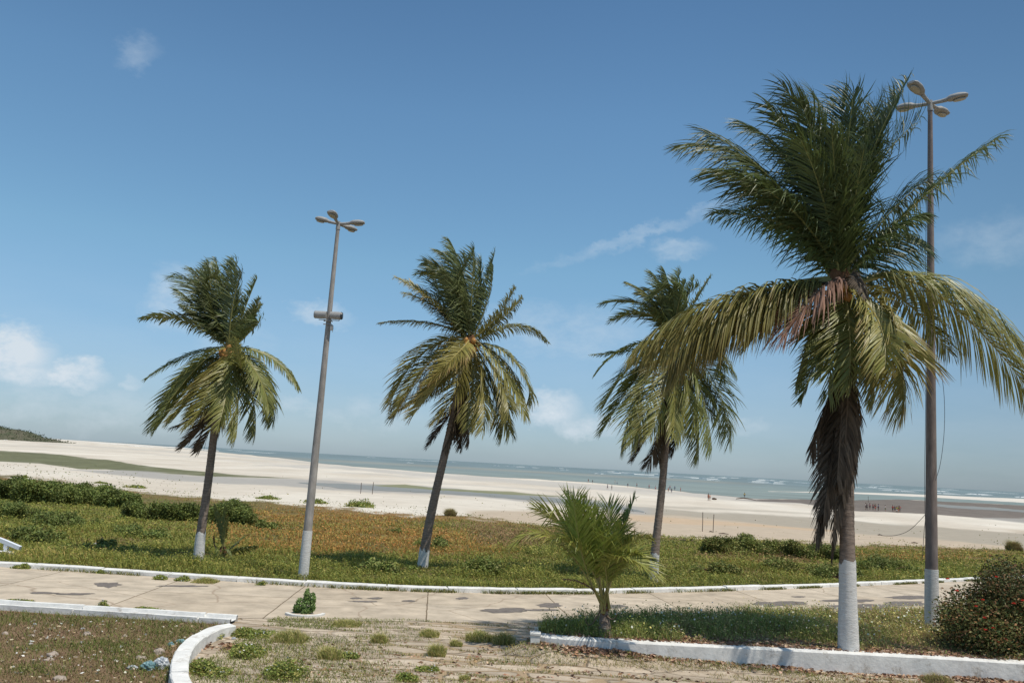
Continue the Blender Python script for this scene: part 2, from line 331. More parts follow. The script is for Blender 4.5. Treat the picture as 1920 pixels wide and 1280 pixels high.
def vnoise(x, y):
    xi = np.floor(x).astype(int); yi = np.floor(y).astype(int); fx = x - xi; fy = y - yi
    fx = fx * fx * (3 - 2 * fx); fy = fy * fy * (3 - 2 * fy); g = lambda a, b: _perm[a % 256, b % 256]
    return (g(xi, yi) * (1 - fx) + g(xi + 1, yi) * fx) * (1 - fy) + (g(xi, yi + 1) * (1 - fx) + g(xi + 1, yi + 1) * fx) * fy
def fbm(x, y, o=4):
    x = np.asarray(x, float); y = np.asarray(y, float); s = 0; a = .5; t = 0
    for i in range(o): s = s + a * vnoise(x * 2 ** i + 17 * i, y * 2 ** i + 5 * i); t += a; a *= .55
    return s / t
def sstep(a, b, x): t = np.clip((x - a) / (b - a), 0, 1); return t * t * (3 - 2 * t)
def lerp(a, b, t): return np.asarray(a) * (1 - t[..., None]) + np.asarray(b) * t[..., None]

# ------------------------------------------------------------------ terrain
# far edge of the grown verge (where sand begins), as seen: x -> y
VX = [-400, 0, 100, 200, 300, 400, 460, 600, 700, 760, 850, 960, 1100, 1200, 1300, 1450, 1600, 1740, 1920, 2300]
VYY = [893, 899, 905, 916, 926, 934, 938, 949, 959, 965, 967, 976, 996, 1004, 1009, 1014, 1023, 1026, 1031, 1045]
def veg_edge(x): return np.interp(x, VX, VYY)
SAND = np.array((.50, .445, .37)); SANDW = np.array((.60, .555, .48)); WET = np.array((.30, .27, .22)); BEIGE = np.array((.43, .355, .27))
MUD = np.array((.135, .115, .10)); WEED = np.array((.12, .125, .065)); ORSAND = np.array((.47, .345, .23)); GRYS = np.array((.33, .315, .29))
# bands over the sand: (x list, y top list, y bottom list, colour, soft edge px)
BANDS = [
 # beige lower beach on the right
 ([900, 1100, 1280, 1450, 1600, 1740, 1920, 2300], [960, 958, 958, 968, 980, 986, 996, 1015], [990, 1010, 1020, 1030, 1040, 1045, 1050, 1070], BEIGE, 7, 1),
 ([1150, 1280, 1450, 1600, 1740, 1920, 2300], [950, 955, 966, 976, 986, 998, 1018], [962, 966, 983, 999, 1008, 1030, 1052], WET * 1.05, 4, .85),
 ([1180, 1260, 1400, 1560], [966, 970, 980, 992], [974, 980, 986, 996], ORSAND, 2.5, .7),
 ([1250, 1440, 1600], [948, 957, 966], [951, 960, 969], WET, 2, .5),
 # wet grey margin along the water
 ([500, 640, 800, 960, 1100, 1280, 1400, 1520], [870, 874, 886, 897, 907, 922, 933, 940], [874, 880, 893, 905, 917, 929, 939, 945], GRYS * 1.25, 3, .75),
 ([640, 900, 1100, 1250], [884, 900, 914, 927], [886.5, 902.5, 917, 931], GRYS * 1.2, 1.5, .45),
 ([620, 900, 1060], [896, 908, 921], [899, 911, 925], GRYS * 1.25, 2, .4),
 ([100, 400, 620], [831, 850, 869], [833, 853, 872], GRYS * 1.2, 1.5, .5),
 ([0, 200, 520], [834, 843, 868], [836, 845, 871], GRYS * 1.25, 1.5, .3),
 # weed flat on the left
 ([-300, 0, 75, 150, 200, 260, 320, 400, 470, 530], [838, 844, 848, 857, 861, 871, 878, 886, 891, 895], [860, 866, 869, 880, 880, 885, 888, 893, 895, 896], WEED, 1.2, .97),
 ([150, 230, 320, 420, 530, 640, 760, 900, 1020, 1140, 1200], [881, 881, 888, 893, 897, 902, 910, 920, 928, 940, 952], [884, 892, 900, 905, 910, 919, 924, 932, 945, 957, 964], GRYS, 3, .95),
 ([700, 760, 820, 960, 1030], [909, 908, 916, 921, 929], [912, 917, 920, 927, 931], WEED * 1.5, 1.2, .9),
 # brown mud on the right
 ([1400, 1500, 1600, 1680, 1740, 1860, 1920, 2300], [936.5, 935.5, 937, 935, 938, 944, 947, 968], [937.5, 943, 957, 961, 963, 972, 978, 1000], MUD, 1.3, .95),
 ([1860, 1920, 2300], [970, 971, 995], [973, 980, 1010], GRYS, 2, .8),
]
ny_near = np.arange(-30, 26, 1.0); dyp = np.arange(248, 0.6, -0.6)
YS = np.concatenate([ny_near, (CAMZ - 3.0) * 0 + 7 * F / dyp[dyp > 0] * 1.0]); YS = YS[(YS < 26) | (YS > 0)]
yy = [*ny_near]; D = 26.0
while D < 30000: yy.append(D); D += max(.25, D * D * .6 / (F * max(CAMZ - h(D), 1)))
YS = np.array(yy); US = np.linspace(-1.15, 1.15, 760)
X = US[None, :] * np.maximum(YS, 42)[:, None]; Yg = np.repeat(YS[:, None], len(US), 1)
Zb = h(Yg)
PX, PY = project(np.stack([X, Yg, Zb], -1))
EDY = PY - veg_edge(PX)                         # >0 inside the verge
FKW = np.array([ground(x, y) for x, y in zip(range(-500, 2000, 60), np.interp(range(-500, 2000, 60), [-1200, 0, 200, 380, 640, 780, 960, 1100, 1280, 1450, 1600, 1740, 1800, 1900, 2300], [1010, 1063, 1075, 1087, 1103, 1109, 1113, 1113.5, 1110, 1105, 1099, 1093, 1090, 1085, 1060]))])
def vbump(x, y):
    e_ = y - np.interp(x, FKW[:, 0], FKW[:, 1]); return (fbm(x * .35, y * .35) - .5) * .55 * sstep(.5, 6, e_) * (1 - sstep(95, 130, y))
inveg = (Yg > 25)
bump_ = vbump(X, Yg)
mound = .9 * np.exp(-((PX + 20) / 190) ** 2) * np.exp(-((Yg - 160) / 45) ** 2) * (Yg > 26)
Z = Zb + bump_ + mound
gn = fbm(X * .06 + 3, Yg * .06 * .5); gn2 = fbm(X * .012, Yg * .02 + 9)
C = lerp(SAND, SANDW, np.clip((gn - .3) * 2, 0, 1))
C = C * (1 + .10 * (gn2 - .5))[..., None]
streak = fbm(PX * .004, (PY - hz(PX)) * .55, 3); st2 = fbm(PX * .012 + 5, (PY - hz(PX)) * 1.3, 3); C = C * (.87 + .16 * streak + .13 * st2)[..., None]
rag = (fbm(X * .08, Yg * .03, 6) - .5) * 3.4
for bx, bt, bb, cc, soft, st in BANDS:
    t = np.interp(PX, bx, bt) + rag * soft * .8; b = np.interp(PX, bx, bb) + rag * soft * .8
    ins = sstep(-soft / 2, soft / 2, PY - t) * sstep(-soft / 2, soft / 2, b - PY) * sstep(bx[0] - 40, bx[0], PX) * sstep(bx[-1] + 40, bx[-1], PX)
    ins = ins * st * np.clip(.75 + .6 * streak, 0, 1) if st < .94 else ins * st
    ins = np.where(Yg > 26, ins, 0)
    if cc is WEED: ins = ins * np.clip(.55 + 1.1 * fbm(X * .12, Yg * .05, 4), 0, 1); 
    C = lerp(C, np.broadcast_to(cc, C.shape) * (np.ones_like(X) if cc is not WEED and cc is not MUD else .65 + .7 * fbm(X * .35, Yg * .12, 5))[..., None], ins)
# verge soil
vs_ = sstep(-2.5, 3, EDY + (fbm(X * .5, Yg * .5, 4) - .5) * 14); vs_ = np.where(Yg < 26.5, 1, vs_)
VS = lerp((.12, .105, .045), (.20, .125, .05), np.clip(fbm(X * .15, Yg * .15) * 2 - .5, 0, 1))
C = lerp(C, VS, vs_)
me = npmesh('terrain', np.stack([X, Yg, Z], -1).reshape(-1, 3), [grid_faces(len(YS), len(US))[:, ::-1]], C.reshape(-1, 3), True)
tag(new_obj('ground', me, None, MAT['terrain']), 'pale sandy ground sloping from the verge down to the beach', None, kind='structure')

def strip(name, xs, far, near, off, m, nv=8, useground=True, kind='structure', z=None, label=None):
    V = []
    for i, px in enumerate(xs):
        if z is None: a = ground(px, far[i]); b = ground(px, near[i])
        else: a = on_z(px, far[i], z); b = on_z(px, near[i], z)
        for k in range(nv):
            p = a + (b - a) * k / (nv - 1)
            p[2] = (h(p[1]) + off) if z is None else z
            V.append(p)
    me = npmesh(name, V, [grid_faces(len(xs), nv)]); o = new_obj(name, me, None, m); tag(o, label, None, kind=kind); return o
# sea: near shore traced, far edge beyond the horizon
sxp = np.arange(-500, 2500, 12.0)
shore = np.interp(sxp, [-500, 60, 95, 250, 400, 520, 640, 800, 960, 1100, 1280, 1410, 1520, 1600, 1680, 1740, 1860, 1920, 2500],
                  [791, 822.5, 823, 834, 846, 858, 872, 885, 895, 903, 921, 934, 936, 937, 936, 938, 944, 947, 985])
shore = shore + (np.array([fbm(np.array([x * .03]), np.array([2.]))[0] for x in sxp]) - .5) * 2.4
V = []; NV = 60
for i, px in enumerate(sxp):
    dy0 = max(shore[i] - hz(px), .9)
    for k in range(NV):
        dy = dy0 * (1 - k / (NV - 1)) + .12 * k / (NV - 1)
        p = on_z(px, hz(px) + max(dy, .15), .06); V.append(p)
V = np.array(V); ppx, ppy = project(V); dyv = ppy - hz(ppx)
near_c = np.array((.195, .235, .225)); far_c = np.array((.15, .20, .215)); sandy = np.array((.27, .26, .22))
cc = lerp(near_c, far_c, sstep(24, 6, dyv)); cc = lerp(cc, np.broadcast_to(sandy, cc.shape), .55 * np.exp(-((dyv - 12.5) / 2.2) ** 2) * sstep(300, 700, ppx) * sstep(1500, 1300, ppx))
cc = cc * (.88 + .3 * fbm(ppx * .01, dyv * .5, 3))[:, None]
me = npmesh('sea', V, [grid_faces(len(sxp), NV)[:, ::-1]], cc); tag(new_obj('sea', me, None, MAT['sea']), 'grey green sea beyond the beach', None, kind='structure')
# tidal pool and sand bar
xs = np.arange(560, 1215, 8.0); w = lambda a: (np.array([fbm(np.array([x * .05]), np.array([a]))[0] for x in xs]) - .5)
strip('tidal_pool', xs, np.interp(xs, [560, 640, 760, 900, 1020, 1140, 1215], [904, 906, 914, 923, 931, 944, 960]) + w(1) * 2,
      np.interp(xs, [560, 640, 760, 900, 1020, 1140, 1215], [905, 915, 921, 929, 939, 952, 961]) + w(5) * 2, 0, MAT['pool'], z=.03)
xs = np.arange(1745, 1990, 8.0); w = lambda a: (np.array([fbm(np.array([x * .05]), np.array([a]))[0] for x in xs]) - .5)
strip('tidal_pool', xs, np.interp(xs, [1745, 1860, 1990], [944, 951, 962]) + w(1) * 2, np.interp(xs, [1745, 1800, 1860, 1990], [947, 953, 956, 964]) + w(8) * 2, 0, MAT['pool'], z=.035)
barm = mat('sandbar_sand', (.58, .54, .48), .95, .1, var=.08, vscale=.05)
xs = np.arange(1440, 2300, 10.0); w = lambda a: (np.array([fbm(np.array([x * .04]), np.array([a]))[0] for x in xs]) - .5)
strip('sand_bar', xs, np.interp(xs, [1440, 1600, 1740, 1920, 2300], [920.5, 922.5, 927, 935, 953]) + w(2), np.interp(xs, [1440, 1600, 1740, 1920, 2300], [921, 925, 931.5, 942, 968]) + w(6), 0, barm, z=.09)
xs = np.arange(90, 420, 10.0)
strip('sand_bar', xs, np.interp(xs, [90, 250, 420], [821.6, 832, 845]), np.interp(xs, [90, 250, 420], [823.5, 834.6, 846]), 0, barm, z=.09)

# surf: low ridges of broken water
sf = MB(); rg = random.Random(5)
for base, h0, dens in ((5.2, .55, 1.0), (7.0, .6, .9), (9.0, .55, .6), (3.6, .6, .6)):
    x = -100.0
    while x < 2300:
        ln = rg.uniform(14, 90) * (1.3 if base == 7.0 else 1); gap = rg.uniform(4, 60) / dens
        dens_x = .35 if x < 1000 else 1
        if rg.random() < dens_x:
            dy = base + rg.uniform(-.9, .9) - (1.4 if x < 900 else 0) + (3.0 if x > 1550 else 0) * (base > 5) * rg.random()
            dy = max(dy, 2.2); n = 10; P = []
            for k in range(n):
                q = on_z(x + ln * k / (n - 1), hz(x + ln * k / (n - 1)) + dy + .25 * math.sin(k * 1.3 + x), .06); P.append(q)
            P = np.array(P); t = np.linspace(0, 1, n); hh = .62 * h0 * (.5 + .8 * np.sin(t * np.pi)) * rg.uniform(.5, 1.25) * (.2 + np.sqrt(P[:, 1] / 1500)); hh[0] = hh[-1] = .02
            dpt = 5 * (.3 + np.sin(t * np.pi))
            V = []
            for k in range(n):
                a = P[k].copy(); a[2] = .05; b = P[k].copy(); b[1] += dpt[k] * .4; b[2] = .06 + hh[k]; c = P[k].copy(); c[1] += dpt[k]; c[2] = .05
                V += [a, b, c]
            sf.add(V, grid_faces(n, 3))
        x += ln + gap
tag(sf.build('surf', MAT['foam'], None), 'broken white surf rolling in lines far offshore', None, kind='structure')

# paving, road, bed on the left -------------------------------------------------
xs = np.arange(-1100, 3100, 25.0)
FK_X = [-1200, 0, 200, 380, 640, 780, 960, 1100, 1280, 1450, 1600, 1740, 1800, 1900, 2300]
FK_B = [1010, 1063, 1075, 1087, 1103, 1109, 1113, 1113.5, 1110, 1105, 1099, 1093, 1090, 1085, 1060]   # foot of the far kerb
NR_X = [-1200, 0, 200, 410, 520, 640, 960, 1280, 1600, 1760, 2300]
NR_Y = [1075, 1130, 1141, 1158, 1160, 1163, 1168, 1160, 1152, 1148, 1135]                           # near edge of the road
V = []; 
nx, nyy = 60, 129
gx = np.linspace(-45, 60, nx); gy = np.linspace(-8, 24.0, nyy)
V = np.array([(a, b, h(b) + .005) for a in gx for b in gy])
tag(new_obj('paving', npmesh('paving', V, [grid_faces(nx, nyy)[:, ::-1]], None), None, MAT['paving']), 'worn flagstone paving with grass in its joints', None, kind='structure')
strip('road', xs, np.interp(xs, FK_X, FK_B), np.interp(xs, NR_X, NR_Y), .012, MAT['road'], nv=60)

def sweep(name, pts, prof, m, off=0, parent=None, close=True, zs=None, smooth=False, joint=0):
    """pts: world xy polyline (dense); prof: [(lateral, height)...] closed loop, lateral + = left of travel"""
    P = np.array(pts, float); T = np.gradient(P[:, :2], axis=0); T /= np.linalg.norm(T, axis=1)[:, None]
    Nn = np.stack([-T[:, 1], T[:, 0]], 1); z = h(P[:, 1]) if zs is None else np.broadcast_to(zs, len(P))
    pr = np.array(prof, float); K = len(pr); V = []
    rk = np.random.default_rng(int(len(P) * 13)); cs = np.concatenate([[0], np.cumsum(np.linalg.norm(np.diff(P[:, :2], axis=0), axis=1))])
    if joint: # cast lengths: a narrow notch at every joint, each length a little out of line
        js = np.arange(joint, cs[-1], joint) + rk.normal(size=len(np.arange(joint, cs[-1], joint))) * .1; q_ = np.unique(np.concatenate([cs, js - .02, js - .012, js + .012, js + .02])); q_ = q_[(q_ >= 0) & (q_ <= cs[-1])]
        it_ = lambda A: np.interp(q_, cs, A); z = it_(z); P = np.stack([it_(P[:, i]) for i in range(P.shape[1])], 1); Nn = np.stack([it_(Nn[:, 0]), it_(Nn[:, 1])], 1); seg_ = np.searchsorted(js, q_); lat = rk.normal(size=len(js) + 1) * .012; ver = rk.normal(size=len(js) + 1) * .010
        nt_ = np.min(np.abs(q_[:, None] - js[None]), axis=1) < .015
    for i in range(len(P)):
        for a, b in pr:
            if joint:
                a = a + lat[seg_[i]] + rk.normal() * .003; b = (b + ver[seg_[i]] + rk.normal() * .003) if b > 0 or zs is not None and b > -.2 else b
                if nt_[i]: b = b - .035; a = a + (.03 if a < .1 else -.03)
            V.append((P[i, 0] + Nn[i, 0] * a, P[i, 1] + Nn[i, 1] * a, z[i] + b + off))
    V = np.array(V); i = np.arange(len(P) - 1)[:, None] * K; j = np.arange(K)[None]; k = (j + 1) % K
    F = np.stack([i + j, i + K + j, i + K + k, i + k], -1).reshape(-1, 4)
    mb = MB(); mb.add(V, F)
    if K == 4:
        mb.add(V[:K], [(0, 1, 2, 3)]); mb.add(V[-K:], [(3, 2, 1, 0)])
    return mb.build(name, m, parent, smooth)
def dens(P, step=.4):
    P = np.array(P, float); s = np.concatenate([[0], np.cumsum(np.linalg.norm(np.diff(P[:, :2], axis=0), axis=1))])
    n = max(int(s[-1] / step), 4); q = np.linspace(0, s[-1], n); return np.stack([np.interp(q, s, P[:, i]) for i in range(P.shape[1])], 1)
def smoothpl(P, it=3):
    P = np.array(P, float)
    for _ in range(it):
        Q = [P[0]]
        for a, b in zip(P[:-1], P[1:]): Q += [a * .75 + b * .25, a * .25 + b * .75]
        Q.append(P[-1]); P = np.array(Q)
    return P
def wob(P, amp, sc=.7, seed=0):
    P = P.copy(); P[:, 1] += (fbm(P[:, 0] * sc + seed, P[:, 1] * 0 + seed) - .5) * amp; return P
xs = np.arange(-500, 2000, 40.0)
fk = smoothpl([ground(x, y) for x, y in zip(xs, np.interp(xs, FK_X, FK_B))], 2); fk = dens(fk, .35)
# far kerb in cast lengths: separate blocks are one run of masonry
fkerb = sweep('kerb', wob(fk, .05, 1.3), [(0, -.1), (.01, .12), (.035, .14), (.22, .15), (.24, -.1)], MAT['kerb'], joint=2.1)
tag(fkerb, 'long white painted kerb along the far side of the road', 'kerb')
# near left kerb: two lips with a shallow channel between them
nl = dens(smoothpl([ground(x, y) for x, y in ((-700, 1095), (0, 1147), (120, 1154), (200, 1159), (300, 1165), (375, 1170), (430, 1173))], 2), .3)
o = sweep('kerb', wob(nl, .04, 1, 3), [(0, -.1), (0, .15), (.07, .155), (.09, .09), (.40, .085), (.42, .16), (.52, .16), (.52, -.1)], MAT['kerb'], joint=2.6)
tag(o, 'white painted double lipped kerb between the road and the brown grass bed', 'kerb')
cu = [(436, 1168), (412, 1171), (388, 1181), (364, 1196), (346, 1214), (336, 1236), (334, 1258), (345, 1288), (372, 1320), (420, 1360), (520, 1420)]
cu3 = dens(smoothpl([on_z(x, y, 3.55) for x, y in cu], 2), .12)
o = sweep('kerb', cu3, [(-.14, -.1), (-.135, .20), (-.115, .22), (.115, .22), (.135, .20), (.14, -.1)], MAT['kerb'], zs=3.33, joint=1.3)
tag(o, 'curved white painted kerb bending round the brown grass bed', 'kerb')
# small planter ring of the little shrub by the road
c0 = ground(572, 1152); th = np.linspace(3.5, 6.4, 20); ring = np.stack([c0[0] + .42 * np.cos(th), c0[1] + .42 * np.sin(th), th * 0], 1)
o = sweep('kerb', ring, [(-.04, -.05), (-.04, .06), (.04, .06), (.04, -.05)], MAT['kerb'])
tag(o, 'short curved white edging in front of the small green shrub', 'edging')
# left bed surface
import bmesh
poly = [cu3[i][:2] for i in range(0, len(cu3), 3)]
nlp = [nl[i][:2] - np.array([0, .02]) for i in range(len(nl) - 1, -1, -6)]
outline = nlp[::-1] + poly + [np.array([poly[-1][0], -3.0]), np.array([nl[0][0], -3.0])]
def flat(name, outline, z, m, kind='structure', depth=0, label=None):
    bm = bmesh.new(); vs = [bm.verts.new((p[0], p[1], z if not callable(z) else z(p))) for p in outline]; f = bm.faces.new(vs)
    if f.normal.z < 0: bmesh.ops.reverse_faces(bm, faces=[f])
    bmesh.ops.triangulate(bm, faces=[f]); me = bpy.data.meshes.new(name); bm.to_mesh(me); bm.free(); me.update()
    o = new_obj(name, me, None, m); tag(o, label, None, kind=kind); return o
flat('grass_bed', outline, 3.33 + .014, MAT['soil'])
LB_OUT = np.array(outline)
def inpoly(x, y, P):
    r = np.zeros(len(x), bool); j = len(P) - 1
    for i in range(len(P)):
        c = ((P[i, 1] > y) != (P[j, 1] > y)) & (x < (P[j, 0] - P[i, 0]) * (y - P[i, 1]) / (P[j, 1] - P[i, 1] + 1e-12) + P[i, 0]); r ^= c; j = i
    return r
# raised bed on the right with its low wall
BZ = 3.68
fr = [(1005, 1190), (1020, 1193), (1060, 1197), (1150, 1202), (1280, 1209), (1440, 1216), (1600, 1225), (1740, 1232), (1920, 1243), (2200, 1262), (2600, 1290)]
frw = dens(smoothpl([on_z(x, y, BZ + .02) for x, y in fr], 2), .2)
wall = sweep('low_wall', wob(frw, .03, 1.5, 5), [(0, -.40), (.01, 0), (.03, .02), (.30, .025), (.32, -.40)], MAT['kerb'], zs=BZ)
tag(wall, 'low white painted retaining wall in front of the raised planted bed', 'low wall')
e = on_z(1003, 1183, BZ + .1); mb = MB(); mb.box((e[0] - .08, e[1] - .1, 3.3), (e[0] + .10, e[1] + .13, BZ + .05)); mb.box((e[0] - .095, e[1] - .115, BZ + .05), (e[0] + .115, e[1] + .145, BZ + .085))
tag(mb.build('kerb_post', MAT['kerb']), 'square white end block at the left end of the low wall', 'end block')
def DRIFT(x, y):
    x = np.asarray(x, float); y = np.asarray(y, float); x0 = frw[0][0]; yw = np.interp(x, frw[:, 0], frw[:, 1]) + .03
    wd = .55 + 1.0 * fbm(x * 1.1, x * 0 + 4); t = np.clip((yw - y) / wd, 0, 1)
    return .24 * sstep(-.9, -.05, x - x0) * np.clip(1 - (x - x0) / 6.0, 0, 1) ** 1.3 * (1 - sstep(0, 1, t)) * (y <= yw + .02) * (.8 + .4 * fbm(x * 2.3, y * 2.3))
gx_ = np.linspace(frw[0][0] - 1.0, frw[0][0] + 6.2, 110); V = []
for x_ in gx_:
    yw = float(np.interp(x_, frw[:, 0], frw[:, 1])) + .03
    for k in range(24):
        y_ = yw - 1.6 * k / 23; V.append((x_, y_, 3.33 - .02 + DRIFT(x_, y_) * 1.08))
tag(new_obj('soil_drift', npmesh('soil_drift', np.array(V), [grid_faces(110, 24)], None, True), None, MAT['paving']), 'drifted soil against the left end of the low wall', None, kind='structure')
rear = [on_z(x, y, BZ) for x, y in ((1012, 1180), (1060, 1166), (1150, 1160), (1280, 1156), (1600, 1149), (1760, 1146), (2200, 1136), (2600, 1130))]
bed_out = [p[:2] + np.array([0, .31]) for p in frw] + [p[:2] for p in rear[::-1]]
RB_OUT = np.array(bed_out)
flat('planted_bed', bed_out, BZ, MAT['soil'])
rw = sweep('bed_edge', dens(smoothpl(rear, 2), .3), [(-.0, -.5), (-.0, .03), (.12, .03), (.12, -.5)], MAT['kerb'], zs=BZ)
tag(rw, 'white painted rear edge of the raised bed beside the road', 'kerb')

# asphalt patches on the road
PATCH = [((203, 1097), 26, 5, 'small round dark patch in the road below the left palm'), ((80, 1112), 32, 2, 'thin dark repair strip near the left kerb'),
 ((140, 1114), 40, 2, 'long thin dark repair strip left of the curved kerb'), ((345, 1099), 50, 1.6, 'faint thin dark strip left of the street lamp'),
 ((668, 1122), 12, 2, 'smallest dark spot right of the first lamp'), ((705, 1122), 15, 2, 'small dark spot beside its twin on the road'),
 ((685, 1128), 30, 1.6, 'narrow dark strip below the two small spots'), ((768, 1127), 14, 2, 'single dark dab on the road below the middle palm'),
 ((866, 1122), 14, 2.5, 'small dark patch near the far kerb below the middle palm'), ((1030, 1135), 28, 4.5, 'dark oval patch left of the young palm'),
 ((950, 1145), 46, 4.5, 'large dark patch left of the raised bed'), ((1010, 1144), 40, 2, 'thin tail of dark asphalt reaching towards the young palm'),
 ((1150, 1137), 30, 4, 'dark patch behind the young palm stem'), ((1468, 1132), 55, 5.5, 'broad dark patch left of the near palm'),
 ((1590, 1126), 52, 3, 'slim dark patch right behind the near palm'), ((1622, 1138), 72, 6, 'widest dark patch beside the near palm'),
 ((1700, 1132), 45, 5, 'dark patch reaching towards the right street lamp'), ((1705, 1120), 40, 4, 'dark patch nearest the right lamp post'), ((1497, 1119), 14, 1.4, 'tiny dark patch above the broad one')]
for i, ((cx, cy), rx, ry, lb) in enumerate(PATCH):
    o_ = []
    for k in range(40):
        a = 2 * math.pi * k / 40; r = .75 + 1.1 * (fbm(np.array([math.cos(a) * 2.4 + i * 3.1]), np.array([math.sin(a) * 2.4 + i]), 5)[0] - .35)
        p = ground(cx + rx * r * math.cos(a), cy + ry * r * math.sin(a)); o_.append(p)
    ob = flat('road_patch', o_, lambda p: h(p[1]) + .017 + .0005 * (i % 3), MAT['asph'])
    tag(ob, lb)

# ------------------------------------------------------------------ vegetation scatter
def blades(P, H, W, lean, cols, rng, up=1.0):
    """grass blades: curved 2-segment strips"""
    n = len(P); th = rng.random(n) * 2 * np.pi; la = rng.random(n) * 2 * np.pi
    side = np.stack([np.cos(th), np.sin(th), 0 * th], 1) * W[:, None] / 2
    ld = np.stack([np.cos(la) - .35, np.sin(la), 0 * la], 1) * (lean * H)[:, None]
    mid = P + ld * .35 + np.array([0, 0, 1]) * (H * .6)[:, None]; tip = P + ld + np.array([0, 0, 1]) * (H * (1 - .35 * lean))[:, None]
    V = np.stack([P - side, P + side, mid + side * .7, mid - side * .7, tip], 1).reshape(-1, 3)
    i = np.arange(n)[:, None] * 5
    F4 = i + np.array([[0, 1, 2, 3]]); F3 = i + np.array([[3, 2, 4]])
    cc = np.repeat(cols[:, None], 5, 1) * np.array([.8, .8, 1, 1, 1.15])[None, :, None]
    return V, F3, F4, cc.reshape(-1, 3)
def leaves(P, size, cols, rng, flat_=.5, asp=.55):
    n = len(P); a = rng.normal(size=(n, 3)); a[:, 2] *= flat_; a /= np.linalg.norm(a, axis=1)[:, None]
    b = np.cross(a, rng.normal(size=(n, 3))); b /= np.linalg.norm(b, axis=1)[:, None]
    s = size[:, None]
    V = np.stack([P - a * s * .5, P + b * s * asp * .5, P + a * s * .5, P - b * s * asp * .5], 1).reshape(-1, 3)
    return V, np.arange(n)[:, None] * 4 + np.array([[0, 1, 2, 3]]), np.repeat(cols, 4, 0)
class Acc:
    def __init__(s): s.V = []; s.F3 = []; s.F4 = []; s.C = []; s.n = 0
    def bl(s, r): V, a, b, c = r; s.V.append(V); s.F3.append(a + s.n); s.F4.append(b + s.n); s.C.append(c); s.n += len(V)
    def lf(s, r): V, b, c = r; s.V.append(V); s.F4.append(b + s.n); s.C.append(c); s.n += len(V)
    def build(s, name, m, parent=None):
        F = ([np.vstack(s.F3)] if s.F3 else []) + ([np.vstack(s.F4)] if s.F4 else [])
        return new_obj(name, npmesh(name, np.vstack(s.V), F, np.vstack(s.C)), parent, m)
def pick(pal, n, rng, j=.22):
    pal = np.array(pal); c = pal[rng.integers(0, len(pal), n)]; return c * (1 + (rng.random((n, 1)) - .5) * 2 * j) * (1 + (rng.random((n, 3)) - .5) * .12)
GREEN = [(.145, .175, .04), (.19, .21, .055), (.11, .145, .03), (.24, .24, .075)]
DGREEN = [(.12, .165, .045), (.15, .195, .05), (.18, .215, .06)]
YEL = [(.30, .26, .10), (.27, .24, .075), (.36, .30, .14)]
ORG = [(.32, .175, .06), (.29, .17, .06), (.23, .195, .07), (.21, .20, .06)]
PURP = [(.21, .155, .09), (.24, .17, .10), (.18, .15, .07)]
BRN = [(.25, .155, .09), (.20, .12, .07), (.30, .20, .12)]
# verge colour by place: (centre px, radius px, palette weight)
def gz(px, py, n, rng):
    f = lambda cx, cy, rx, ry: np.exp(-((px - cx) / rx) ** 2 - ((py - cy) / ry) ** 2)
    w_o = .75 * f(560, 965, 230, 20) + 1.1 * f(700, 968, 170, 12) + .9 * f(620, 1005, 230, 16) + .7 * f(800, 1010, 120, 14) + .6 * f(420, 1000, 60, 18) + .8 * f(640, 1028, 260, 14) + .5 * f(880, 1035, 120, 12) + .45 * f(150, 985, 160, 14) + .5 * f(1700, 1045, 260, 12) + .35 * f(1390, 1060, 90, 12)
    w_p = .9 * f(950, 1010, 110, 22) + .5 * f(1340, 1045, 70, 16) + .7 * f(1480, 1050, 60, 14) + .4 * f(560, 985, 60, 8) + .35 * f(900, 985, 80, 10)
    w_y = .4 * f(60, 1045, 260, 10) + .22 * f(200, 1000, 300, 40) + .3 * f(1800, 1050, 160, 25)
    w_g = .42 + 1.0 * f(900, 1080, 600, 18) + .8 * f(150, 1010, 300, 25) + .8 * f(80, 965, 300, 20) + .5 * f(1600, 1085, 500, 20) + .4 * f(1050, 1060, 200, 40)
    ws = np.stack([w_g, w_o, w_p, w_y], 1); ws = ws * (.5 + rng.random(ws.shape)); k = ws.argmax(1)
    out = np.zeros((n, 3))
    for i, pal in enumerate((GREEN + DGREEN[:1], ORG, PURP, YEL)):
        m_ = k == i
        if m_.any(): out[m_] = pick(pal, m_.sum(), rng)
    return out
def verge_layer(n, ymin, ymax, seed, Hs, kind):
    rng = np.random.default_rng(seed)
    # density falls with the square of distance
    u = rng.random(n); y = 1 / (1 / ymin * (1 - u) + u / ymax); x = (rng.random(n) * 2 - 1) * .92 * y
    z = h(y) + vbump(x, y)
    P = np.stack([x, y, z], 1); px, py = project(P)
    fky = np.interp(x, fk[:, 0], fk[:, 1]) + .22
    edge = py - veg_edge(px) + (fbm(x * .5, y * .5, 4) - .5) * 16
    keep = (y > fky) & (edge > -1.5)
    thin = fbm(x * .4 + 40, y * .4, 4); keep &= (rng.random(n) < np.where(edge < 6, .5, 1.0)) & (rng.random(n) < .35 + 1.3 * thin)
    P = P[keep]; px = px[keep]; py = py[keep]; m_ = len(P); cols = gz(px, py, m_, rng)
    cl_ = fbm(P[:, 0] * .7, P[:, 1] * .7, 4); cl2 = fbm(P[:, 0] * .18 + 9, P[:, 1] * .18, 3)
    cols = cols * (1.0 + .5 * cl_)[:, None] * np.array([1.26, 1.12, .95])
    sc = np.clip(P[:, 1] / 32, .8, 2.2); hh = Hs * (.35 + 1.3 * np.clip(cl_ * 1.6 - .4, 0, 1.3)) * (.6 + .8 * rng.random(m_)) * (.6 + .9 * cl2)
    return P, cols, sc, hh, rng
ac = Acc()
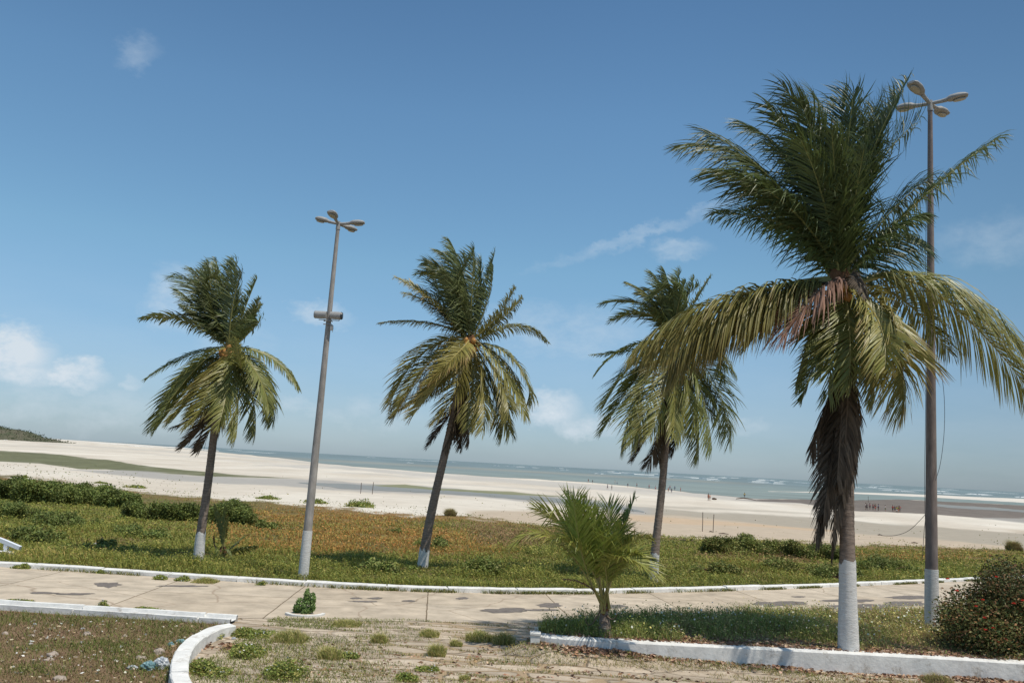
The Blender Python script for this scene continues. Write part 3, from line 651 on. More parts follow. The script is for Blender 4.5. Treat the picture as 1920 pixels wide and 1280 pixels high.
P, c_, sc, hh, rng = verge_layer(230000, 26, 130, 21, .26, 'g'); ac.bl(blades(P, hh, .022 * sc, .45 + .5 * rng.random(len(P)), c_, rng))
P, c_, sc, hh, rng = verge_layer(230000, 26, 130, 22, .26, 'l'); P[:, 2] += hh * rng.random(len(P)); ac.lf(leaves(P, .075 * sc * (.6 + .8 * rng.random(len(P))), c_, rng))
rng = np.random.default_rng(33); n = 16000; x = rng.uniform(-18, 24, n); fy = np.interp(x, fk[:, 0], fk[:, 1]); px, py = project(np.stack([x, fy, h(fy)], 1))
am = sstep(.42, .62, fbm(x * .9, x * 0 + 3, 4)) * np.where(px > 620, 1, .45) * np.where(px > 1300, 1.2, 1); k = rng.random(n) < am; x = x[k]; y = fy[k] - .03 - np.abs(rng.normal(size=len(x))) * .07 + np.where(rng.random(len(x)) < .45, .33, 0)
P = np.stack([x, y, h(y)], 1); ac.bl(blades(P, .07 + .12 * rng.random(len(P)), np.full(len(P), .02), .7 + .5 * rng.random(len(P)), pick(GREEN + YEL[:2], len(P), rng), rng))
o = ac.build('verge_grass', MAT['herb']); tag(o, 'low green and rusty orange grass and creepers between the road and the beach', 'grass', kind='stuff')

# sparse creepers over the near dune
ac = Acc(); rng = np.random.default_rng(44); n = 60000; u = rng.random(n); y = 1 / (1 / 60 * (1 - u) + u / 260); x = (rng.random(n) * 2 - 1) * .9 * y; k = np.ones(n, bool)
for _ in range(1):
    px, py = project(np.stack([x, y, h(y)], 1)); e_ = veg_edge(px) - py
    dn = np.exp(-np.maximum(e_, 0) / 13) * sstep(.48, .66, fbm(x * .16, y * .10, 5)) * (e_ > -2) * np.where(px > 1050, .5, 1) + .16 * (px < 330) * (e_ > 0) * (e_ < 36) * sstep(.4, .6, fbm(x * .3, y * .2, 3))
k = rng.random(n) < dn; x, y = x[k], y[k]; n = len(x); mnd = .9 * np.exp(-((project(np.stack([x, y, h(y)], 1))[0] + 20) / 190) ** 2) * np.exp(-((y - 160) / 45) ** 2)
P = np.stack([x, y, h(y) + mnd + .02 + .12 * rng.random(n)], 1); ac.lf(leaves(P, .16 * np.clip(y / 90, .7, 2) * (.6 + .8 * rng.random(n)), pick(GREEN + YEL[:2] + PURP[:1], n, rng), rng, .5))
tag(ac.build('dune_creeper', MAT['herb']), 'sparse creeping plants dotted over the pale dune sand', 'creepers', kind='stuff')
# grass on the left bed
ac = Acc(); rng = np.random.default_rng(5); n = 90000
x = rng.uniform(-17, -3.0, n); y = rng.uniform(10.5, 18.2, n); k = inpoly(x, y, LB_OUT); x, y = x[k], y[k]; n = len(x)
px, py = project(np.stack([x, y, x * 0 + 3.34], 1)); f = lambda cx, cy, rx, ry: np.exp(-((px - cx) / rx) ** 2 - ((py - cy) / ry) ** 2)
wg = 1.5 * f(180, 1213, 60, 9) + 1.5 * f(75, 1258, 50, 9) + .9 * f(60, 1217, 35, 7) + .65 * f(120, 1162, 260, 13) + .8 * f(330, 1185, 50, 22) + .9 * f(240, 1235, 60, 24) + .5 * f(280, 1260, 60, 20) + .35 * fbm(x * 1.2, y * 1.2)
isg = rng.random(n) < np.clip(wg * .8, 0, .95); cols = np.where(isg[:, None], pick(GREEN, n, rng), pick(BRN + [(.17, .115, .05), (.22, .17, .07)], n, rng))
keep = rng.random(n) < .35 + .8 * fbm(x * 1.6, y * 1.6) + isg * .4
P = np.stack([x, y, x * 0 + 3.34], 1)[keep]; cols = cols[keep]; isg = isg[keep]; n = len(P)
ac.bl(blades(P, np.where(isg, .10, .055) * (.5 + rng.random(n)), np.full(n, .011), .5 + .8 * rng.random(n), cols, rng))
o = ac.build('bed_grass', MAT['herb']); tag(o, 'short brown dried grass with green patches in the left bed', 'grass', kind='stuff')
ac = Acc(); n = 2200; x = rng.uniform(-15, -3.6, n); y = rng.uniform(10.5, 18, n); k = inpoly(x, y, LB_OUT); P = np.stack([x[k], y[k], x[k] * 0 + 3.38], 1)
ac.lf(leaves(P, .035 + .05 * rng.random(len(P)), pick([(.5, .42, .30), (.35, .25, .16), (.62, .6, .55)], len(P), rng), rng, .15)); o = ac.build('dry_leaves', MAT['litter']); tag(o, 'small dry leaves and scraps scattered over the left bed', 'leaf litter', kind='stuff')

# herbs on the raised bed
ac = Acc(); rng = np.random.default_rng(6); n = 300000
x = rng.uniform(0.2, 16, n); y = rng.uniform(13, 24, n); k = inpoly(x, y, RB_OUT); x, y = x[k], y[k]; n = len(x)
px, py = project(np.stack([x, y, x * 0 + BZ], 1))
fr_y = np.interp(px, [a for a, b in fr], [b for a, b in fr]); dfr = fr_y - py       # px behind the wall
cl = fbm(x * 1.3, y * 1.3, 4); tall = sstep(4, 34, dfr + (cl - .5) * 26 + 14 * (px < 1280)) * np.where(px > 1560, .6, 1)
keep = rng.random(n) < (.15 + .75 * tall) * (.5 + cl)
x, y, px, py, tall, cl = [a[keep] for a in (x, y, px, py, tall, cl)]; n = len(x)
brn = np.clip(.28 + .35 * sstep(1500, 1700, px) - .25 * (px < 1250) + .5 * (fbm(x * .8 + 5, y * .8) - .5), 0.05, .9)
cols = np.where((rng.random(n) < brn)[:, None], pick(BRN[:1] + YEL + PURP[1:2], n, rng), pick(GREEN + [(.15, .18, .06), (.17, .19, .07)], n, rng)) * 1.7
P = np.stack([x, y, x * 0 + BZ + .005], 1); H = (.05 + .30 * tall * (.45 + .8 * cl)) * (.5 + .8 * rng.random(n))
half = rng.random(n) < .55
ac.bl(blades(P[half], H[half], np.full(half.sum(), .011), .35 + .5 * rng.random(half.sum()), cols[half], rng))
Q = P[~half].copy(); Q[:, 2] += H[~half] * rng.random(len(Q)); ac.lf(leaves(Q, .03 + .03 * rng.random(len(Q)), cols[~half] * 1.1, rng))
o = ac.build('bed_herbs', MAT['herb']); tag(o, 'tangled green herbs with tiny flowers on the raised bed', 'herbs', kind='stuff')
ac = Acc(); n = 900; ii = rng.integers(0, len(P), n * 3); ii = ii[tall[ii] > .4][:n]; Q = P[ii].copy(); Q[:, 2] += .12 + .22 * rng.random(len(Q))
ac.lf(leaves(Q, .035 + .025 * rng.random(len(Q)), pick([(.75, .74, .62), (.7, .62, .22), (.78, .78, .7)], len(Q), rng, .1), rng, .3, 1.0))
o = ac.build('tiny_flowers', MAT['flowers']); tag(o, 'tiny white and yellow flowers among the bed herbs', 'flowers', kind='stuff')
# leaf litter on the bed front, along the wall foot and on the paving
ac = Acc(); rng = np.random.default_rng(8); n = 5200; t = rng.random(n) ** 1.2
k_ = rng.integers(0, len(frw), n); q = frw[k_]; x = q[:, 0] + rng.normal(size=n) * .1; y = q[:, 1] + .2 + .9 * t * rng.random(n); px, py = project(np.stack([x, y, x * 0 + BZ], 1))
k = (rng.random(n) < .15 + np.exp(-((px - 1420) / 170) ** 2) + .5 * np.exp(-((px - 1740) / 120) ** 2)); Pa = np.stack([x, y, x * 0 + BZ + .012 + .03 * rng.random(n)], 1)[k]
n = 5200; k_ = rng.integers(0, len(frw), n); q = frw[k_]; x = q[:, 0] + rng.normal(size=n) * .1; y = q[:, 1] - .02 - np.abs(rng.normal(size=n)) * .16; px, py = project(np.stack([x, y, x * 0 + 3.34], 1))
am = .35 + 1.3 * np.exp(-((px - 1130) / 70) ** 2) + .8 * np.exp(-((px - 1830) / 90) ** 2) + .5 * np.exp(-((px - 1480) / 60) ** 2)
k = rng.random(n) < am * .7; Pb = np.stack([x, y, x * 0 + 3.345 + DRIFT(x, y) + .05 * np.minimum(am, 1.4) * rng.random(n)], 1)[k]
n = 4200; x = rng.uniform(-3.6, 9, n); y = rng.uniform(9.5, 17.6, n); k = (~inpoly(x, y, LB_OUT)) & (~inpoly(x, y, RB_OUT)) & (fbm(x * .9, y * 2.5, 3) > .47); Pc = np.stack([x, y, x * 0 + 3.343], 1)[k]
Pd_ = []
for (cx, cy, rx, ry, nn) in ((370, 1212, 20, 9, 160), (430, 1215, 16, 8, 90), (345, 1240, 15, 8, 60), (1050, 1222, 30, 8, 260), (1010, 1205, 16, 8, 120)):
    for _ in range(nn):
        Pd_.append(ground(cx + rng.normal() * rx * .6, cy + rng.normal() * ry * .5) + np.array([0, 0, .015 + .04 * rng.random()]))
P = np.vstack([Pa, Pb, Pc, np.array(Pd_)]); P[-len(Pd_):, 2] += DRIFT(P[-len(Pd_):, 0], P[-len(Pd_):, 1])
ac.lf(leaves(P, .05 + .07 * rng.random(len(P)), pick([(.36, .22, .14), (.28, .16, .10), (.50, .36, .25), (.22, .13, .09)], len(P), rng), rng, .25))
o = ac.build('dry_leaves', MAT['litter']); tag(o, 'drifts of brown dried leaves along the low wall and on the paving', 'leaf litter', kind='stuff')

# dry grass in the paving joints
ac = Acc(); rng = np.random.default_rng(9); n = 170000; x = rng.uniform(-5, 12, n); y = rng.uniform(10, 20.5, n)
k = (~inpoly(x, y, LB_OUT)) & (~inpoly(x, y, RB_OUT)); px, py = project(np.stack([x, y, h(y)], 1))
k &= py > np.interp(px, NR_X, NR_Y) - 3
rowd = np.abs(((y + .06 * x + .25 * fbm(x * .5, y * .7)) / .62) % 1 - .5)
dn = sstep(.2, .0, rowd) * sstep(.36, .6, fbm(x * .55, y * 1.6, 4)) * 1.1 + sstep(.54, .7, fbm(x * .4 + 7, y * 1.3, 4)) * .8; lft = sstep(860, 560, px) * sstep(.36, .54, fbm(x * .8 + 3, y * 1.1, 4)); dn = np.maximum(np.maximum(dn, lft), (DRIFT(x, y) > .04) * .8)
k &= rng.random(n) < dn; P = np.stack([x, y, h(y) + .005 + DRIFT(x, y)], 1)[k]; n = len(P)
cols = np.where((rng.random(n) < .22 + .5 * (P[:, 0] < -1.5) + .4 * (fbm(P[:, 0] * .8, P[:, 1] * .8 + 9) > .52))[:, None], pick(GREEN, n, rng), pick(YEL + YEL + BRN[:1], n, rng))
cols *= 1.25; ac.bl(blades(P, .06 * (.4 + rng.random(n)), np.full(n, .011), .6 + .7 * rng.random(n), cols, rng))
o = ac.build('joint_grass', MAT['herb']); tag(o, 'dry grass growing in the joints of the worn paving', 'grass', kind='stuff')

# countable tufts: (px, py base, width px, height px, kind, label)
def tuft(px, py, wpx, hpx, kind, label, group, base=None, name='grass_tuft', cat='grass tuft', n=None, seed=0):
    b = ground(px, py) if base is None else on_z(px, py, base); D = b[1]; w = wpx * D / F; H = hpx * D / F
    rng = np.random.default_rng(seed + int(px * 7 + py)); n = n or int(260 + (900 if kind != 'sparse' else 90) * w); ac = Acc(); ls = max(1, D / 22)
    nl_ = max(3, int(w * 5)); lc = np.clip(rng.normal(size=(nl_, 2)), -1.5, 1.5) * np.array([w * .17, w * .12]); lh = .35 + .65 * rng.random(nl_); lr = w * (.12 + .12 * rng.random(nl_)) + .02
    if kind in ('grass', 'wiry'): nl_ = 1; lc = lc[:1] * 0; lh = np.array([1.]); lr = np.array([w * .30 + .02]); n = int(n * 1.6)
    k = rng.integers(0, nl_, n); P = np.zeros((n, 3)); P[:, :2] = lc[k] + np.clip(rng.normal(size=(n, 2)), -1.5, 1.5) * lr[k][:, None]; q = np.hypot(*((P[:, :2] - lc[k]) / lr[k][:, None]).T); top = lh[k] * np.exp(-q * q * .22)
    if kind in ('grass', 'wiry'):
        pal = GREEN[:2] + YEL[:3] if kind == 'grass' else PURP + YEL[:1] + GREEN[:1]
        ac.bl(blades(P * np.array([.8, .8, 1]), H * 1.05 * top * (.25 + .95 * rng.random(n)), np.full(n, .009 * ls), .35 + .5 * rng.random(n), pick(pal, n, rng) * 1.5, rng))
    else:
        m_ = n // 2; ac.bl(blades(P[:m_], H * .8 * top[:m_] * (.3 + .9 * rng.random(m_)), np.full(m_, .008 * ls), .4 + .5 * rng.random(m_), pick(GREEN + YEL[:2], m_, rng) * 1.35, rng))
        Q = np.repeat(P, 2, 0); Q[:, 2] = H * .75 * np.repeat(top, 2) * rng.random(len(Q)) ** .7; Q[:, :2] += rng.normal(size=(len(Q), 2)) * .02
        ac.lf(leaves(Q, (.03 + .035 * rng.random(len(Q))) * ls, pick(GREEN + YEL[1:2] + [(.19, .24, .06)], len(Q), rng) * 1.4, rng, .5))
        f_ = Q[rng.random(len(Q)) < .012]; 
        if len(f_): f_ = f_ + np.array([0, 0, .02]); ac.lf(leaves(f_, np.full(len(f_), .035 * ls), np.full((len(f_), 3), .7), rng, .3, 1.))
    o = ac.build(name, MAT['herb']); o.location = b; tag(o, label, cat, group); return o
TUFTS = [(820, 1228, 34, 26, 'grass', 'round knee low grass tuft standing alone on the paving'), (712, 1203, 30, 20, 'grass', 'leaning grass tuft on the paving right of the curved kerb'),
 (806, 1192, 40, 16, 'grass', 'wide flat grass tuft near the road in mid paving'), (856, 1210, 22, 14, 'grass', 'small pale grass tuft right of the round tuft'),
 (900, 1200, 60, 22, 'grass', 'long green grass clump before the end block'), (945, 1206, 46, 26, 'grass', 'thick green grass clump nearest the end block'),
 (758, 1272, 40, 20, 'leafy', 'leafy weed at the foot of the picture centre'), (805, 1256, 34, 12, 'leafy', 'creeping leafy weed right of the larger leafy weed'),
 (655, 1232, 24, 14, 'leafy', 'small leafy weed on the left paving'), (872, 1272, 20, 8, 'grass', 'tiny tuft at the bottom edge of the paving'),
 (388, 1262, 70, 34, 'leafy', 'bushy weed against the inside of the curved kerb'), (470, 1228, 80, 40, 'leafy', 'broad leafy weed clump with white flowers left of centre'),
 (540, 1265, 90, 40, 'leafy', 'largest leafy weed mound on the paving, bottom left of centre'), (620, 1232, 50, 24, 'grass', 'grass clump right of the leafy mounds'),
 (460, 1190, 80, 26, 'leafy', 'flowering weeds beside the end of the curved kerb'), (545, 1200, 70, 24, 'grass', 'grass patch below the small shrub'),
 (395, 1195, 40, 20, 'leafy', 'weeds leaning on the curved kerb top'), (650, 1172, 60, 12, 'grass', 'low dry grass at the near edge of the road'),
 (1030, 1228, 50, 22, 'leafy', 'leafy weed at the left foot of the low wall'), (1000, 1222, 60, 30, 'leafy', 'leafy weed heap covering the foot of the end block'), (1080, 1220, 70, 22, 'leafy', 'weed climbing the low wall near its left end'),
 (1178, 1243, 30, 36, 'leafy', 'upright weed in front of the low wall below the young palm'), (1432, 1240, 28, 30, 'leafy', 'upright weed in front of the low wall right of centre'),
 (1760, 1280, 60, 20, 'wiry', 'dry weed heap before the right end of the low wall'), (40, 1066, 26, 18, 'leafy', 'flowering weed against the far kerb near the white rail'),
 (190, 1075, 10, 12, 'leafy', 'thin weed at the far kerb left of the leftmost palm'), (300, 1086, 26, 14, 'leafy', 'weed pair at the far kerb below the leftmost palm'),
 (345, 1089, 22, 16, 'leafy', 'weed at the far kerb just right of the leftmost palm'), (385, 1092, 50, 12, 'grass', 'spreading grass on the road side of the far kerb'),
 (490, 1097, 12, 12, 'leafy', 'small weed at the far kerb left of the street lamp'), (270, 1147, 50, 20, 'leafy', 'flowering weeds behind the double lipped kerb'),
 (195, 1143, 18, 26, 'leafy', 'tall thin weed behind the double lipped kerb'), (20, 1130, 50, 16, 'leafy', 'weeds behind the double lipped kerb at the picture edge'),
 (415, 1160, 16, 10, 'leafy', 'tiny weed at the end of the double lipped kerb'), (675, 950, 55, 22, 'sparse', 'grey green dune plant on the sand left of the middle palm'),
 (845, 967, 26, 16, 'wiry', 'dark wiry tuft on the sand right of the middle palm'), (1902, 1032, 26, 22, 'wiry', 'thin wispy bush on the sand at far right'),
 (25, 1062, 10, 8, 'leafy', 'tiny weed at the far kerb by the picture edge'), (590, 943, 40, 14, 'sparse', 'low dune plant behind the first street lamp'), (500, 935, 40, 10, 'sparse', 'flat dune plant right of the leftmost palm'),
 (255, 915, 30, 10, 'sparse', 'pale creeper on the dune left of the leftmost palm'), (190, 908, 26, 8, 'leafy', 'small creeper on the white dune'), (48, 902, 10, 16, 'leafy', 'single upright sprig on the crest of the thicket')]
for i, (px, py, w_, h_, k, lb) in enumerate(TUFTS): tuft(px, py, w_, h_, k, lb, 'weeds and tufts on paving, kerb and sand', seed=i)

# shrubs ---------------------------------------------------------------
def shrub(px, py, wpx, hpx, label, pal, leaf=.09, seed=0, dens_=1.0, depth=.8, name='shrub', cat='shrub', z=None, core=True):
    b = ground(px, py) if z is None else on_z(px, py, z); D = b[1]; w = wpx * D / F; H = hpx * D / F; d = w * depth
    root = empty(name, b, label, cat, 'shrubs on the verge' if name == 'shrub' else None)
    rng = np.random.default_rng(seed); n = int(2600 * dens_ * max(w * H, .5)); n = min(n, 42000)
    # clumps: several lobes within the envelope
    nl_ = max(7, int(5 * w)); la = rng.uniform(-1, 1, nl_) * w * .42; lb_ = rng.uniform(-1, 1, nl_) * d * .4
    top = H * np.sqrt(np.clip(1 - (la / (w * .55)) ** 2, .1, 1)) * (.65 + .45 * rng.random(nl_))
    k = rng.integers(0, nl_, n); rr = np.array(np.clip(w / nl_ * 1.9, H * .35, H * .6)); u = rng.normal(size=(n, 3)); u /= np.linalg.norm(u, axis=1)[:, None]
    rad = rng.random(n) ** .35 * (.8 + .4 * rng.random(n)); P = np.stack([la[k] + u[:, 0] * rr * rad, lb_[k] + u[:, 1] * rr * rad, np.maximum(top[k] - rr * .75, rr * .3) + u[:, 2] * rr * rad * .8], 1)
    low = rng.random(n) < .35; P[low, 2] *= rng.random(low.sum()); P[:, 2] = np.abs(P[:, 2])
    cl = .75 + .5 * rng.random(nl_)
    c = pick(pal, n, rng) * cl[k][:, None]; ac = Acc(); ac.lf(leaves(P, leaf * max(1, D / 45) * (.6 + .8 * rng.random(n)), c, rng, .6))
    ac.build('foliage', MAT['bush'], root)
    st = MB()
    for j in range(min(nl_, 9)):
        t = np.linspace(0, 1, 5)[:, None]; st.tube(np.array([0, 0, 0]) * (1 - t) + np.array([la[j], lb_[j], top[j] * .8]) * t + np.array([0, 0, .1 * H]) * t * (1 - t), np.linspace(.025, .008, 5), 5)
    st.build('stem', MAT['bark_dark'], root); return root
SHR = [(30, 938, 120, 42, 'dark leafy shrub at the far left end of the dune thicket'), (95, 945, 130, 44, 'broad dark shrub second from left in the dune thicket'),
 (165, 945, 120, 40, 'dense shrub in the middle of the dune thicket'), (222, 952, 90, 34, 'shrub thinning out at the right of the dune thicket'),
 (252, 974, 60, 34, 'round shrub left of the row behind the leftmost palm'), (300, 976, 70, 36, 'round dark shrub in the row left of the leftmost palm'), (345, 978, 60, 38, 'shrub directly left of the leftmost palm trunk'),
 (430, 985, 90, 44, 'wide shrub directly right of the leftmost palm trunk'), (20, 975, 110, 34, 'low creeping mass in front of the far left thicket'), (110, 985, 130, 26, 'low creeping mound before the thicket middle'),
 (60, 1010, 120, 26, 'green creeper mound above the white rail'), (260, 1008, 130, 24, 'green creeper mound in the left field'), (190, 1030, 120, 16, 'flat green creeper in the left field nearer the road'),
 (812, 1030, 60, 26, 'small green shrub just right of the middle palm trunk'), (742, 1004, 36, 14, 'little bush left of the middle palm trunk'), (905, 1078, 80, 34, 'leafy green bush between the middle palm and the young palm'),
 (720, 1075, 110, 26, 'leafy creeper bush left of the foot of the middle palm'), (1100, 1065, 90, 24, 'green bush hidden behind the young palm'), (498, 990, 40, 16, 'tiny grey green bush left of the first lamp'),
 (1350, 1040, 80, 34, 'yellow green bush at the sand edge right of the third palm'), (1395, 1042, 90, 38, 'tallest bush at the sand edge between third and near palm'), (1470, 1045, 100, 32, 'bush at the sand edge left of the near palm'),
 (1545, 1050, 80, 30, 'bush directly behind the near palm skirt'), (1470, 1072, 120, 26, 'low bush in front of the sand edge bushes'), (1570, 1085, 90, 30, 'green bush left of the near palm trunk foot'),
 (1665, 1070, 110, 26, 'green bush between near palm and right lamp'), (1340, 1075, 100, 22, 'low green bush right of the third palm'), (1010, 1045, 70, 14, 'flat bush at left of the young palm crown')]
for i, s in enumerate(SHR):
    pal = (DGREEN + GREEN[:2]) if s[0] < 450 else GREEN + DGREEN[1:]
    if 1300 < s[0] < 1520: pal = GREEN + YEL[1:2]
    shrub(*s, pal, leaf=.10, seed=40 + i)
# red flowering shrub
root = shrub(1888, 1218, 205, 152, 'big dark ixora bush with red flower heads at the right edge of the raised bed', [(.08, .10, .03), (.10, .10, .035), (.06, .085, .03), (.24, .13, .06), (.16, .15, .05)], leaf=.06, seed=90, dens_=7, depth=.8, name='flowering_shrub', cat='shrub', z=BZ)
root['label'] = 'big dark bush with red flower heads at the right edge of the raised bed'
bx = np.array(root.location)
for i, (px, py) in enumerate([(1777, 1085), (1794, 1107), (1846, 1158), (1848, 1180), (1862, 1177), (1871, 1203), (1901, 1131), (1830, 1136), (1917, 1125), (1887, 1198), (1868, 1081), (1843, 1124)]):
    d = 1.0 if i > 1 else .3; P = at(px, py, bx[1] - d) - bx; rg_ = np.random.default_rng(i); ac = Acc()
    r = .035 if i < 7 else .025; n = 60; u = rg_.normal(size=(n, 3)); u /= np.linalg.norm(u, axis=1)[:, None]; u[:, 2] = np.abs(u[:, 2]) * .6
    ac.lf(leaves(u * r, np.full(n, .022), np.full((n, 3), .5), rg_, 1, .8)); f_ = ac.build('flower', MAT['redflower'], root); f_.location = P

# small shrub by the road in its ring
b = ground(570, 1150); D = b[1]; root = empty('small_shrub', b, 'small upright bright green shrub by the road edge', 'shrub'); k_ = D / F
rg_ = np.random.default_rng(4); cn = 0
for (cx, cy, rx, ry) in ((2, -30, 5, 16), (13, -26, 6, 12), (-8, -16, 9, 12), (5, -14, 10, 14), (-14, -8, 6, 9), (14, -12, 5, 9), (2, -5, 10, 7)):
    n = 300; rx *= 1.12; u = rg_.normal(size=(n, 3)); u /= np.linalg.norm(u, axis=1)[:, None]; u *= (.6 + .4 * rg_.random((n, 1)))
    P = np.stack([(cx + u[:, 0] * rx) * k_, u[:, 1] * rx * k_ * 1.0, np.maximum((-cy + u[:, 2] * ry) * k_, .01)], 1); ac = Acc()
    ac.lf(leaves(P, .05 + .03 * rg_.random(n), pick([(.18, .27, .08), (.24, .34, .12), (.13, .21, .06)], n, rg_), rg_, 1.6, .45)); ac.build('foliage', MAT['bush'], root)
st = MB(); st.tube([(0, 0, 0), (.02, 0, .3), (.03, 0, .5)], [.02, .015, .01], 6); st.build('stem', MAT['bark_dark'], root)

# ------------------------------------------------------------------ palms
def bez(a, m, b, n, skew=0):
    a, m, b = map(lambda v: np.asarray(v, float), (a, m, b)); c = 2 * m - .5 * (a + b); t = np.linspace(0, 1, n)[:, None]
    return a * (1 - t) ** 2 + 2 * c * t * (1 - t) + b * t ** 2
WIND = np.array((-1.0, .15, .1))
def frond_mesh(base, mid, tip, rng, lmax=.27, n=62, w=.045, yel=.3, dead=False, droop=.8, wind=.35, hero=False, vee=.3, petiole=.1, ref=None, base_col=(.045, .085, .018), side_out=None, fold=0, rr=.03):
    P = bez(base, mid, tip, 40); seg = np.linalg.norm(np.diff(P, axis=0), axis=1); s = np.concatenate([[0], np.cumsum(seg)]); Lt = s[-1]; s /= Lt
    T = np.gradient(P, axis=0); T /= np.linalg.norm(T, axis=1)[:, None]
    O = (np.asarray(tip) - np.asarray(base)); O[2] = 0; O = O / (np.linalg.norm(O) + 1e-6)
    Zv = np.array([0, 0, 1.]) - .35 * O
    N = Zv[None] - (T @ Zv)[:, None] * T; N /= np.linalg.norm(N, axis=1)[:, None] + 1e-9
    tw = rng.normal() * .35; Sd = np.cross(T, N); N, Sd = N * math.cos(tw) + Sd * math.sin(tw), Sd * math.cos(tw) - N * math.sin(tw)
    V = []; F = []; Cc = []; K = 5
    q = np.clip(np.linspace(petiole, .995, n) + rng.normal(size=n) * .003, 0, 1)
    ip = lambda A, qq: np.stack([np.interp(qq, s, A[:, i]) for i in range(3)], 1)
    mb = MB(); g = np.array(base_col) * (1 + rng.normal() * .12)
    ylw = np.array((.44, .36, .10)); brn = np.array((.36, .21, .09)); dk = np.array((.105, .08, .058))
    for sgn in (-1, 1):
        qq = np.clip(q + rng.normal(size=n) * .004, 0, .999); p0 = ip(P, qq); t = ip(T, qq); nn = ip(N, qq); sd = ip(Sd, qq) * sgn
        pr = np.interp((qq - petiole) / (1 - petiole), [0, .12, .35, .65, .88, 1], [.5, .85, 1, .86, .6, .38])
        LL = lmax * Lt * pr * (.86 + .25 * rng.random(n))
        phi = np.radians(np.interp(qq, [0, .5, 1], [32, 42, 66]) + rng.normal(size=n) * 4)
        d = sd * np.cos(phi)[:, None] + t * np.sin(phi)[:, None] + nn * vee + rng.normal(size=(n, 3)) * .07
        d /= np.linalg.norm(d, axis=1)[:, None]; LL = LL * np.where(rng.random(n) < .06, .35, 1)
        stiff = .75 + .5 * rng.random(n); kink = (rng.random(n) < .4) * rng.random(n) * 1.6
        pts = [p0]; dirs = [d]; cur = p0
        for k in range(1, K):
            f = k / (K - 1)
            dd = d + np.array([0, 0, -1.])[None] * (droop * f ** 1.3 * stiff + kink * (f > .5))[:, None] + WIND[None] * wind * f * stiff[:, None]
            dd /= np.linalg.norm(dd, axis=1)[:, None]; cur = cur + dd * (LL / (K - 1))[:, None]; pts.append(cur); dirs.append(dd)
        wp = np.array([.55, 1, .92, .6, .06]); ww = w * (.75 + .5 * rng.random(n)) * (.6 + .4 * pr)
        nf = t; lay = []
        tws = rng.normal(size=n) * .5
        for k in range(K):
            dd = dirs[k]; B = nf - np.sum(nf * dd, 1)[:, None] * dd; B /= np.linalg.norm(B, axis=1)[:, None] + 1e-6
            Cx = np.cross(dd, B); a = tws[:, None] * k / K + .25; B = B * np.cos(a) + Cx * np.sin(a)
            hw = (ww * wp[k] / 2)[:, None]
            if fold: lay.append(np.stack([pts[k] - B * hw, pts[k] + np.cross(dd, B) * hw * fold, pts[k] + B * hw], 1))
            else: lay.append(np.stack([pts[k] - B * hw, pts[k] + B * hw], 1))
        A = np.stack(lay, 1)                       # n,K,c,3
        c_ = A.shape[2]; Vv = A.reshape(-1, 3); i = (np.arange(n)[:, None, None] * K + np.arange(K - 1)[None, :, None]) * c_ + np.arange(c_ - 1)[None, None]
        Fq = np.stack([i, i + 1, i + 1 + c_, i + c_], -1).reshape(-1, 4)
        f = np.linspace(0, 1, K); tipmix = np.clip((f[None, :] - (.95 - .75 * yel * rng.random(n)[:, None])) * 2.2, 0, 1)
        cl = np.broadcast_to(g, (n, K, 3)) * (.8 + .45 * rng.random((n, 1, 1)))
        ym = np.clip(yel * .9 + rng.normal(size=(n, 1)) * .18 * yel, 0, .9)
        cl = cl * (1 - ym[..., None]) + ylw * ym[..., None]; tm = (tipmix * min(1, yel * 1.6))[..., None]; cl = cl * (1 - tm) + brn * tm
        if dead:
            cl = dk * (.6 + .9 * rng.random((n, 1, 1))) * np.ones((n, K, 1)); cl = cl * np.array([.98, 1.0, 1.0])
            if dead > 1: cl = np.array((.30, .175, .125)) * (.6 + .8 * rng.random((n, 1, 1))) * np.ones((n, K, 1))
        cols = np.repeat(cl[:, :, None], c_, 2).reshape(-1, 3)
        mb.F4.append(Fq + mb.n); mb.V.append(Vv); mb.n += len(Vv); mb.C.append(cols)
    rc = np.array((.30, .30, .10)) * (1 - yel) + np.array((.52, .40, .15)) * yel
    if dead: rc = dk * 1.5
    mb.tube(P, np.interp(s, [0, .12, 1], [rr * 1.9, rr, rr * .18]), 5, False, rc)
    return mb
def trunk_build(root, base, pts, radii, paint_h, seed=0, rings=True):
    """pts world"""
    P = smoothpl(pts, 3); s = np.concatenate([[0], np.cumsum(np.linalg.norm(np.diff(P, axis=0), axis=1))]); n = int(s[-1] / .045); q = np.linspace(0, s[-1], n)
    P = np.stack([np.interp(q, s, P[:, i]) for i in range(3)], 1) - np.array(base); R = np.interp(q / s[-1], np.linspace(0, 1, len(radii)), radii)
    rg_ = np.random.default_rng(seed); ringm = 1 + .06 * ((q / .15 + .25 * np.sin(q * 5)) % 1 - .5) + rg_.normal(size=n) * .012
    up = q > paint_h - .16; lo = q <= paint_h + .04
    a = MB(); a.tube(P[up], (R * ringm)[up], 14); a.build('trunk', MAT['trunk'], root, True)
    if paint_h <= 0: return
    b = MB(); b.tube(P[lo], (R * (1 + (ringm - 1) * .5) + .006)[lo], 16, False)
    tv = b.V[0]; tv[-16:, 2] += rg_.normal(size=16) * .05; b.build('painted_trunk_base', MAT['lime'], root, True)
